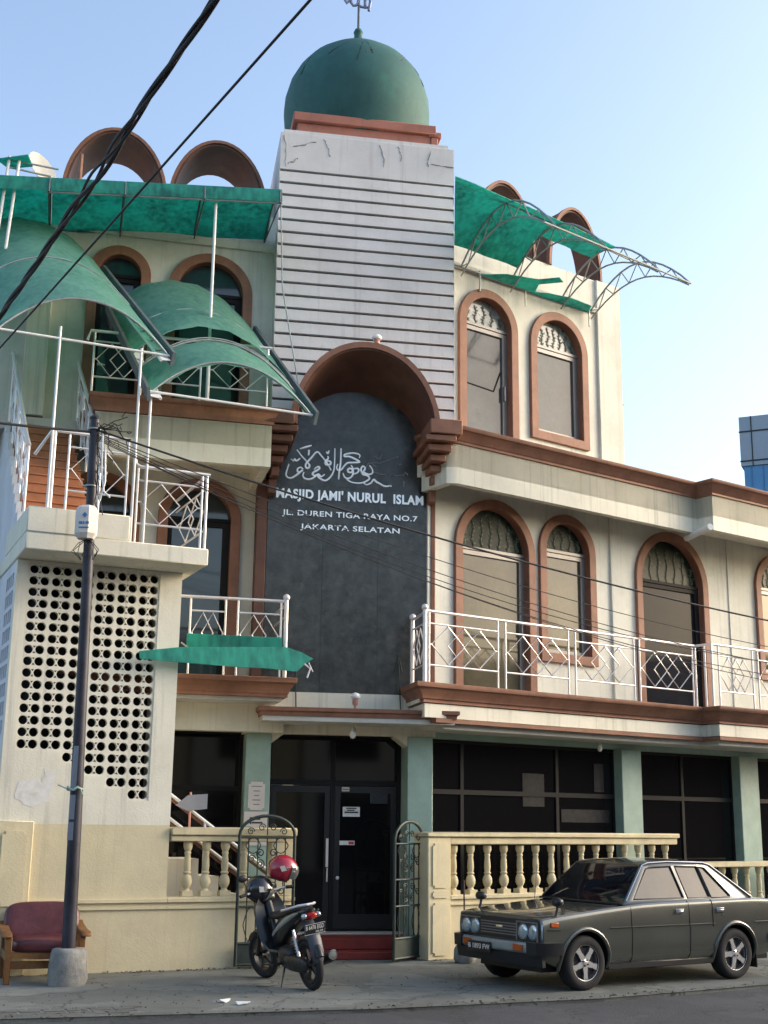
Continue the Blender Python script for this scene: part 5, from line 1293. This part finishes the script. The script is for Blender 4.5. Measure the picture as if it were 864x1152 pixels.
# engine, exhaust, swingarm, stand
mb = MB(); mb.ellipsoid((.40, .02, .33), (.17, .13, .12), 16, 12, None, .6); mb.ellipsoid((.12, .115, .29), (.27, .045, .085), 18, 10, None, .6); mb.tube([(.5, 0, .33), (.72, 0, .36)], [.085, .07], 12)
for i in range(5): mb.lathe([(.095, -.006), (.095, .006), (.0, .006)], 14, tr(.54+.035*i, 0, .338+.004*i) @ ry(90))
obj('engine', mb, ENGM, mc, Wm, smooth=40)
mb = MB(); mb.tube([(.62, -.05, .28), (.5, -.14, .20), (.25, -.155, .22)], .02, 8); mb.tube([(.25, -.155, .22), (.15, -.16, .25), (-.18, -.17, .34), (-.23, -.172, .355)], [.035, .058, .062, .05], 14); ex = obj('exhaust', mb, BLACKP, mc, Wm, smooth=50)
mb = MB(); mb.lathe([(0, 0), (.03, 0), (.045, .004), (.052, -.002), (.056, .02)], 16, Wm.inverted() @ Wm @ tr(-.24, -.1725, .357) @ ry(75)); obj('end_cap', mb, GALV, ex, Wm)
mb = MB(); mb.tube([(.0, -.07, .27), (.36, -.09, .36)], .022, 8); mb.tube([(0, -.11, .27), (0, .11, .27)], .014, 8); obj('swingarm', mb, ENGM, mc, Wm)
for sy in (.10, -.10):
    mb = MB(); mb.tube([(.03, sy, .30), (.14, sy*.95, .64)], .016, 8); mb.tube([(.06+.06*t/30+.028*math.cos(t*1.3)*0, sy+.026*math.sin(t*1.3), .38+.19*t/30) for t in range(31)], .006, 5); obj('shock_absorber', mb, STEEL, mc, Wm)
mb = MB(); mb.tube([(.44, .10, .24), (.36, .20, .05), (.33, .22, .025)], .012, 8); mb.box(.28, .37, .20, .245, .012, .03); obj('side_stand', mb, IRON, mc, Wm)
mb = MB(); mb.tube([(.42, .24, .27), (.42, -.24, .27)], .016, 8); mb.tube([(.36, .26, .27), (.50, .26, .27)], .02, 8); obj('footrest', mb, RUBBER, mc, Wm)
# leg shield, front cover, fork, fender, handlebar
mb = MB(); rings = []
for x, z, w_ in ((.66, .34, .10), (.76, .36, .17), (.86, .46, .20), (.93, .62, .215), (.97, .80, .19), (.985, .92, .12)):
    rings.append([(x-.06, -w_, z+.02), (x-.0, -w_*.55, z-.004), (x+.012, 0, z-.01), (x-.0, w_*.55, z-.004), (x-.06, w_, z+.02), (x-.06, w_*.95, z+.045), (x-.02, 0, z+.03), (x-.06, -w_*.95, z+.045)])
mb.loft(rings); obj('leg_shield', mb, BIKEP, mc, Wm, smooth=60)
mb = MB(); mb.box(.905, .915, -.06, .03, .66, .75); obj('white_tag', mb, PAPER, mc, Wm)
mb = MB(); mb.tube([(.95, 0, .90), (.80, 0, .55), (.62, 0, .40), (.4, 0, .42)], .045, 10); obj('frame_tube', mb, BLACKP, mc, Wm, smooth=50)
mb = MB(); mb.ellipsoid((1.0, 0, .93), (.10, .12, .08), 14, 10, None, .8); mb.ellipsoid((1.03, 0, .78), (.08, .15, .16), 14, 10, None, .8); obj('front_cowl', mb, BIKEP, mc, Wm, smooth=60)
for sy in (.075, -.075):
    mb = MB(); mb.tube([(1.02, sy, .72), (WB, sy, .27)], [.022, .026], 10); obj('fork_leg', mb, ENGM, mc, Wm)
mb = MB(); rings = []
for i in range(9):
    a = rad(30+15*i); rings.append([(WB+.31*math.cos(a), y, .27+(.31-abs(y)*.5)*math.sin(a)) for y in (-.07, -.045, 0, .045, .07)]+[(WB+.295*math.cos(a), y, .27+(.295-abs(y)*.5)*math.sin(a)) for y in (.065, 0, -.065)])
mb.loft(rings); obj('front_fender', mb, BIKEP, mc, Wm, smooth=60)
mb = MB(); mb.tube([(.93, .34, 1.0), (.98, .2, 1.01), (1.0, 0, .98), (.98, -.2, 1.01), (.93, -.34, 1.0)], .013, 8); obj('handlebar', mb, STEEL, mc, Wm)
mb = MB()
for sy in (1, -1):
    mb.tube([(.96, sy*.24, 1.0), (1.09, sy*.14, .97), (1.06, sy*.05, .84)], .006, 5); mb.tube([(.97, sy*.20, 1.0), (1.12, sy*.10, .90), (1.14, sy*.07, .55), (1.2, sy*.05, .34)], .005, 5); mb.tube([(.94, sy*.30, 1.0), (.97, sy*.34, 1.0), (.99, sy*.22, 1.0)], .007, 5)
obj('control_cable', mb, WIREM, mc, Wm)
for sy in (1, -1):
    mb = MB(); mb.tube([(.93, sy*.345, 1.0), (.955, sy*.25, 1.007)], .02, 10); obj('grip', mb, RUBBER, mc, Wm)
    mb = MB(); mb.tube([(.975, sy*.22, 1.01), (.985, sy*.24, 1.10), (.97, sy*.27, 1.16)], .007, 6); mb.ellipsoid((.965, sy*.28, 1.19), (.02, .062, .045), 14, 10); obj('mirror', mb, BLACKP, mc, Wm, smooth=60)
# helmets hung on the mirrors
def helmet(label, W, paint, open_face=True):
    o = thing('helmet', W, label, 'helmet')
    mb = MB(); n, m = 28, 18; vs = []; fs = []; R_ = .168
    idx = {}
    for i in range(m+1):
        t = math.pi*i/m
        for j in range(n):
            a = 2*math.pi*j/n; k = 1.0+.06*math.cos(a)*math.sin(t)
            vs.append((R_*1.08*k*math.sin(t)*math.cos(a), R_*.92*math.sin(t)*math.sin(a), R_*math.cos(t)))
    for i in range(m):
        for j in range(n):
            tc = (i+.5)/m; ac = ((j+.5)/n*360+180) % 360-180
            if tc > .78: continue
            if abs(ac) < 52 and .40 < tc: continue
            fs.append((i*n+j, i*n+(j+1) % n, (i+1)*n+(j+1) % n, (i+1)*n+j))
    mb.add(vs, fs); me = mb.mesh('shell', paint, 60)
    sh = obj('shell', me, None, o, W); so = sh.modifiers.new('thick', 'SOLIDIFY'); so.thickness = .012; so.offset = -1
    mb = MB(); vs = []; k = 0
    for i in range(8):
        t = math.pi*(.36+.30*i/7)
        for j in range(15):
            a = rad(-62+124*j/14); vs.append((R_*1.18*math.sin(t)*math.cos(a), R_*.99*math.sin(t)*math.sin(a), R_*1.03*math.cos(t)))
    mb.loft([vs[i*15:(i+1)*15] + [tuple(c*.97 for c in v) for v in reversed(vs[i*15:(i+1)*15])] for i in range(8)]); obj('visor', mb, VISOR, o, W, smooth=60)
    mb = MB(); mb.ellipsoid((-.005, 0, -.0), (.156, .137, .14), 18, 12); obj('lining', mb, DARK, o, W)
    mb = MB(); mb.tube([(R_*1.0*.66*math.cos(rad(50+260*j/20))*1.08, R_*.66*math.sin(rad(50+260*j/20))*.95, -R_*.76) for j in range(21)], .008, 6); obj('edge_trim', mb, BLACKP, o, W)
    for sy in (1, -1):
        mb = MB(); mb.lathe([(0, 0), (.02, 0), (.02, .008), (0, .01)], 10, tr(.035, sy*R_*.91, .02) @ rx(-90*sy)); obj('visor_pivot', mb, CHROME, o, W)
    mb = MB(); mb.prism([(-.06, .02), (-.01, .045), (.03, .0), (-.02, -.03)], -R_*.96, -R_*.90); mb.prism([(-.06, .02), (-.01, .045), (.03, .0), (-.02, -.03)], R_*.90, R_*.96); obj('decal', mb, GREYW, o, W)
    return o
helmet('glossy red helmet resting on the right mirror of the motorcycle', Matrix.Translation((-1.15, 15.66, 1.235)) @ rz(12) @ ry(14), HELR)
helmet('glossy black helmet hung on the left handlebar of the motorcycle', Matrix.Translation((-1.41, 15.56, 1.0)) @ rz(20) @ ry(30), HELB)

# ================================================================== GROUND, ROAD
def ground_mat(name, c1, c2, c3, bump, sc=1.0, blocks=False):
    m = bpy.data.materials.new(name); m.use_nodes = True; N = m.node_tree.nodes; L = m.node_tree.links; b = N['Principled BSDF']; b.inputs['Roughness'].default_value = .85
    geo = N.new('ShaderNodeNewGeometry')
    def noise(s, d, r=.6):
        n = N.new('ShaderNodeTexNoise'); n.inputs['Scale'].default_value = s; n.inputs['Detail'].default_value = d; n.inputs['Roughness'].default_value = r; L.new(geo.outputs['Position'], n.inputs['Vector']); return n.outputs['Fac']
    def ramp(f, a, bb):
        r = N.new('ShaderNodeMapRange'); r.inputs['From Min'].default_value = a; r.inputs['From Max'].default_value = bb; L.new(f, r.inputs['Value']); return r.outputs['Result']
    def mix(f, a, bb):
        x = N.new('ShaderNodeMix'); x.data_type = 'RGBA'; L.new(f, x.inputs['Factor'])
        for k, v in (('A', a), ('B', bb)):
            if isinstance(v, tuple): x.inputs[k].default_value = v
            else: L.new(v, x.inputs[k])
        return x.outputs['Result']
    col = mix(ramp(noise(.9*sc, 6), .35, .65), lin(c1), lin(c2))
    col = mix(ramp(noise(3.2*sc, 7, .7), .52, .72), col, lin(c3))
    vo = N.new('ShaderNodeTexVoronoi'); vo.feature = 'DISTANCE_TO_EDGE'; vo.inputs['Scale'].default_value = .55*sc
    wn = N.new('ShaderNodeTexNoise'); wn.inputs['Scale'].default_value = 2.5; wn.inputs['Detail'].default_value = 5; L.new(geo.outputs['Position'], wn.inputs['Vector'])
    vm = N.new('ShaderNodeVectorMath'); vm.operation = 'MULTIPLY_ADD'; vm.inputs[1].default_value = (.7, .7, 0); L.new(wn.outputs['Color'], vm.inputs[0]); L.new(geo.outputs['Position'], vm.inputs[2]); L.new(vm.outputs[0], vo.inputs['Vector'])
    col = mix(ramp(vo.outputs['Distance'], .012, .0), col, (c3[0]*.35, c3[1]*.35, c3[2]*.35, 1))
    vo2 = N.new('ShaderNodeTexVoronoi'); vo2.feature = 'F1'; vo2.inputs['Scale'].default_value = .8*sc; L.new(vm.outputs[0], vo2.inputs['Vector'])
    sp = N.new('ShaderNodeSeparateColor'); L.new(vo2.outputs['Color'], sp.inputs[0])
    dm = N.new('ShaderNodeMath'); dm.operation = 'MULTIPLY'; dm.inputs[1].default_value = .45; L.new(ramp(sp.outputs['Red'], .55, .62), dm.inputs[0])
    col = mix(dm.outputs[0], col, (c3[0]*.75, c3[1]*.78, c3[2]*.75, 1))
    gr = mix(ramp(noise(90, 2), .4, .62), (.72, .72, .72, 1), (1, 1, 1, 1))
    x = N.new('ShaderNodeMix'); x.data_type = 'RGBA'; x.blend_type = 'MULTIPLY'; x.inputs['Factor'].default_value = 1; L.new(col, x.inputs['A']); L.new(gr, x.inputs['B']); col = x.outputs['Result']
    hsrc = noise(60, 4)
    L.new(col, b.inputs['Base Color'])
    bp = N.new('ShaderNodeBump'); bp.inputs['Strength'].default_value = bump; bp.inputs['Distance'].default_value = .02; L.new(hsrc, bp.inputs['Height']); L.new(bp.outputs['Normal'], b.inputs['Normal'])
    return m
APRON = ground_mat('apron_concrete', (.15, .16, .145), (.21, .22, .20), (.095, .102, .093), .45)
ASPH = ground_mat('asphalt', (.052, .054, .060), (.072, .073, .078), (.040, .041, .045), .6, 1.4)
PAVER = ground_mat('pavers', (.13, .132, .12), (.17, .172, .155), (.09, .092, .085), .4, 2)
mb = MB(); mb.add([(-1500, -1500, -.055), (1500, -1500, -.055), (1500, 1500, -.055), (-1500, 1500, -.055)], [(0, 1, 2, 3)]); struct('ground', mb, APRON, smooth=0)
K = [(-60, -9.5), (-12, 9.55), (-3.45, 12.4), (.06, 13.38), (2.4, 14.35), (4.55, 15.74), (9.5, 19.4), (40, 42)]
mb = MB(); mb.prism([(x, y-.02) for x, y in K]+[(70, 20), (20, -25), (-40, -40)], -.05, -.03, None, 'z'); struct('road', mb, ASPH, smooth=0)
mb = MB(); mb.prism(K[1:7]+[(12, 24), (-2, 26), (-12, 22)], -.05, 0.0, None, 'z'); struct('pavement', mb, APRON, smooth=0, bevel=.012)
# worn paver strip and kerb edge at the left
mb = MB(); mb.sweep(K[1:7], [(-.16, -.002), (-.0, -.002), (.012, .004), (.012, .006), (-.16, .006)], 1); struct('kerb', mb, PAVER, smooth=0)
mb = MB()
for i in range(44):
    for j in range(4):
        x = -11.5+i*.21; t = (x+12)/8.55; y = 9.55+t*2.85+.2+j*.13
        if x > -2.3: continue
        w_ = .185; M = Matrix.Translation((x+.05*(j % 2), y, 0)) @ rz(18+ (28 if (i+j) % 2 else -28)*0) 
        mb.box(-.095, .095, -.055, .055, -.01, .0045+random.uniform(0, .003), M)
pv = struct('paving', mb, PAVER, smooth=0)

# unseen shophouse row, added behind the viewer to shade the pavement and darken shop glass
for i, (x0, x1, h_, m_) in enumerate(((-30, -9, 7.0, GREYW), (-8.8, 7, 6.0, TAN), (7.2, 26, 7.5, CREAM2))):
    oh = thing('shophouse', tr((x0+x1)/2, -9, 0), ('grey shophouse', 'tan shophouse', 'cream shophouse')[i]+' added unseen across the street for shade and reflections', 'house')
    mb = MB(); mb.box(x0, x1, -16, -9, 0, h_); obj('wall', mb, m_, oh, I4)
    mb = MB(); mb.prism([(-16.3, h_), (-8.2, h_-.2), (-8.2, h_), (-12, h_+1.6), (-16.3, h_+.2)], x0, x1, Matrix(((0, 1, 0, 0), (1, 0, 0, 0), (0, 0, 1, 0), (0, 0, 0, 1)))); obj('roof', mb, HOODM, oh, I4)
    k = x0+.6
    while k+3 < x1:
        mb = MB(); mb.box(k, k+2.9, -9.06, -8.98, .05, 2.9); obj('shutter', mb, ALUD, oh, I4)
        mb = MB(); mb.box(k+.4, k+2.4, -9.05, -8.98, 4.0, 5.3); obj('window', mb, PANE_C, oh, I4); k += 3.4
oh = thing('backdrop', tr(32, 6, 0), 'long brown warehouse added out of view at right to darken glass reflections', 'backdrop')  # unseen block added for dark reflections in the right wing shop glass
mb = MB(); mb.box(29, 37, -7, 27, 0, 6.5); obj('wall', mb, HOODM, oh, I4)
mb = MB(); mb.prism([(28.4, 6.4), (37.6, 6.4), (33, 8.2)], -7.5, 27.5); obj('roof', mb, ALUD, oh, I4)

for lb_, x, y, a in (('crumpled white paper scrap on the pavement near the road edge', -1.35, 13.55, 20), ('small white leaflet lying flat before the left wall', -1.55, 13.7, 70), ('white scrap on the pavement under the gate leaf', -1.35, 16.4, 10)):
    mb = MB(); q = [(-.06, -.04), (.01, -.05), (.07, -.03), (.05, .03), (-.02, .045), (-.07, .025)]
    mb.prism(q, 0, .006, None, 'z')
    for i, v in enumerate(mb.v): v.z += .012*(i % 3)+.002
    tag(obj('paper_scrap', mb, PAPER, None, tr(x, y, .002) @ rz(a), smooth=0), lb_, 'litter')

mb = MB(); rg = random.Random(3)
def along(pts, n, sp, size):
    for i in range(n):
        k = rg.randrange(len(pts)-1); t = rg.random(); a, b = Vector(pts[k]), Vector(pts[k+1]); p = a.lerp(b, t)
        x, y = p.x+rg.gauss(0, sp), p.y+rg.gauss(0, sp); s_ = size*rg.uniform(.4, 1.3); an = rg.uniform(0, 6.28)
        q = [(x+s_*m*math.cos(an+d), y+s_*m*math.sin(an+d)) for d, m in ((0, 1.3), (1.3, .5), (3.14, 1.1), (4.6, .55))]
        z = rg.uniform(.004, .012) if size > .012 else .004
        mb.add([(q_[0], q_[1], z+rg.uniform(-.003, .012)) for q_ in q]+[(x, y, 0.0)], [(0, 1, 2, 3), (0, 1, 4), (2, 3, 4)])
wl = [(-4.3, 15.58), (-1.1, 17.0)]; rw = [(.75, 17.9), (4.6, 20.7)]; kb = [(-3.6, 12.42), (.06, 13.44), (2.4, 14.42), (4.4, 15.7)]
along(wl, 120, .05, .018); along(rw, 100, .06, .018); along(kb, 160, .07, .016); along([(-3, 13.6), (3, 16)], 110, .9, .012); along([(-3, 13.6), (3, 16)], 160, .9, .007)
lt = obj('leaf_litter', mb, mat('dry_leaf', (.13, .10, .06), .8, var=.35, scale=25), None, I4, smooth=0); lt['kind'] = 'stuff'; lt['label'] = 'dry leaves and grit scattered along the wall foot and road edge'

# ================================================================== LIGHT, SKY, CAMERA
sc = bpy.context.scene
SUN_EL, SUN_AZ = 20, 80          # azimuth measured clockwise from the viewing direction (+y)
w = bpy.data.worlds.new('World'); sc.world = w; w.use_nodes = True
N = w.node_tree.nodes; L = w.node_tree.links
sky = N.new('ShaderNodeTexSky'); sky.sky_type = 'NISHITA'; sky.sun_disc = False
sky.sun_elevation = rad(SUN_EL); sky.sun_rotation = rad(SUN_AZ); sky.air_density = 1.0; sky.dust_density = 3.5; sky.ozone_density = 1.0; sky.altitude = 0
bg = N['Background']; bg.inputs['Strength'].default_value = .15
L.new(sky.outputs['Color'], bg.inputs['Color'])
sd_ = bpy.data.lights.new('sun', 'SUN'); sd_.energy = 0.5; sd_.angle = rad(25); sd_.color = (1.0, .97, .92)
so_ = bpy.data.objects.new('sun', sd_); C.objects.link(so_)
dirv = Vector((math.sin(rad(SUN_AZ))*math.cos(rad(SUN_EL)), math.cos(rad(SUN_AZ))*math.cos(rad(SUN_EL)), math.sin(rad(SUN_EL))))
so_.rotation_euler = dirv.to_track_quat('Z', 'Y').to_euler()

cd = bpy.data.cameras.new('camera'); co = bpy.data.objects.new('camera', cd); C.objects.link(co)
cd.sensor_fit = 'VERTICAL'; cd.sensor_height = 24.0; cd.lens = 1433/1152*24.0; cd.clip_end = 4000; cd.clip_start = .1
co.matrix_world = Matrix.Translation((0, 0, 1.8)) @ rx(90+13.65) @ rz(.712)
sc.camera = co
sc.view_settings.view_transform = 'Standard'; sc.view_settings.look = 'None'; sc.view_settings.exposure = 1.45; sc.view_settings.gamma = 1.0
sc.view_settings.use_curve_mapping = False
sc.cycles.use_denoising = True
sc.cycles.max_bounces = 8
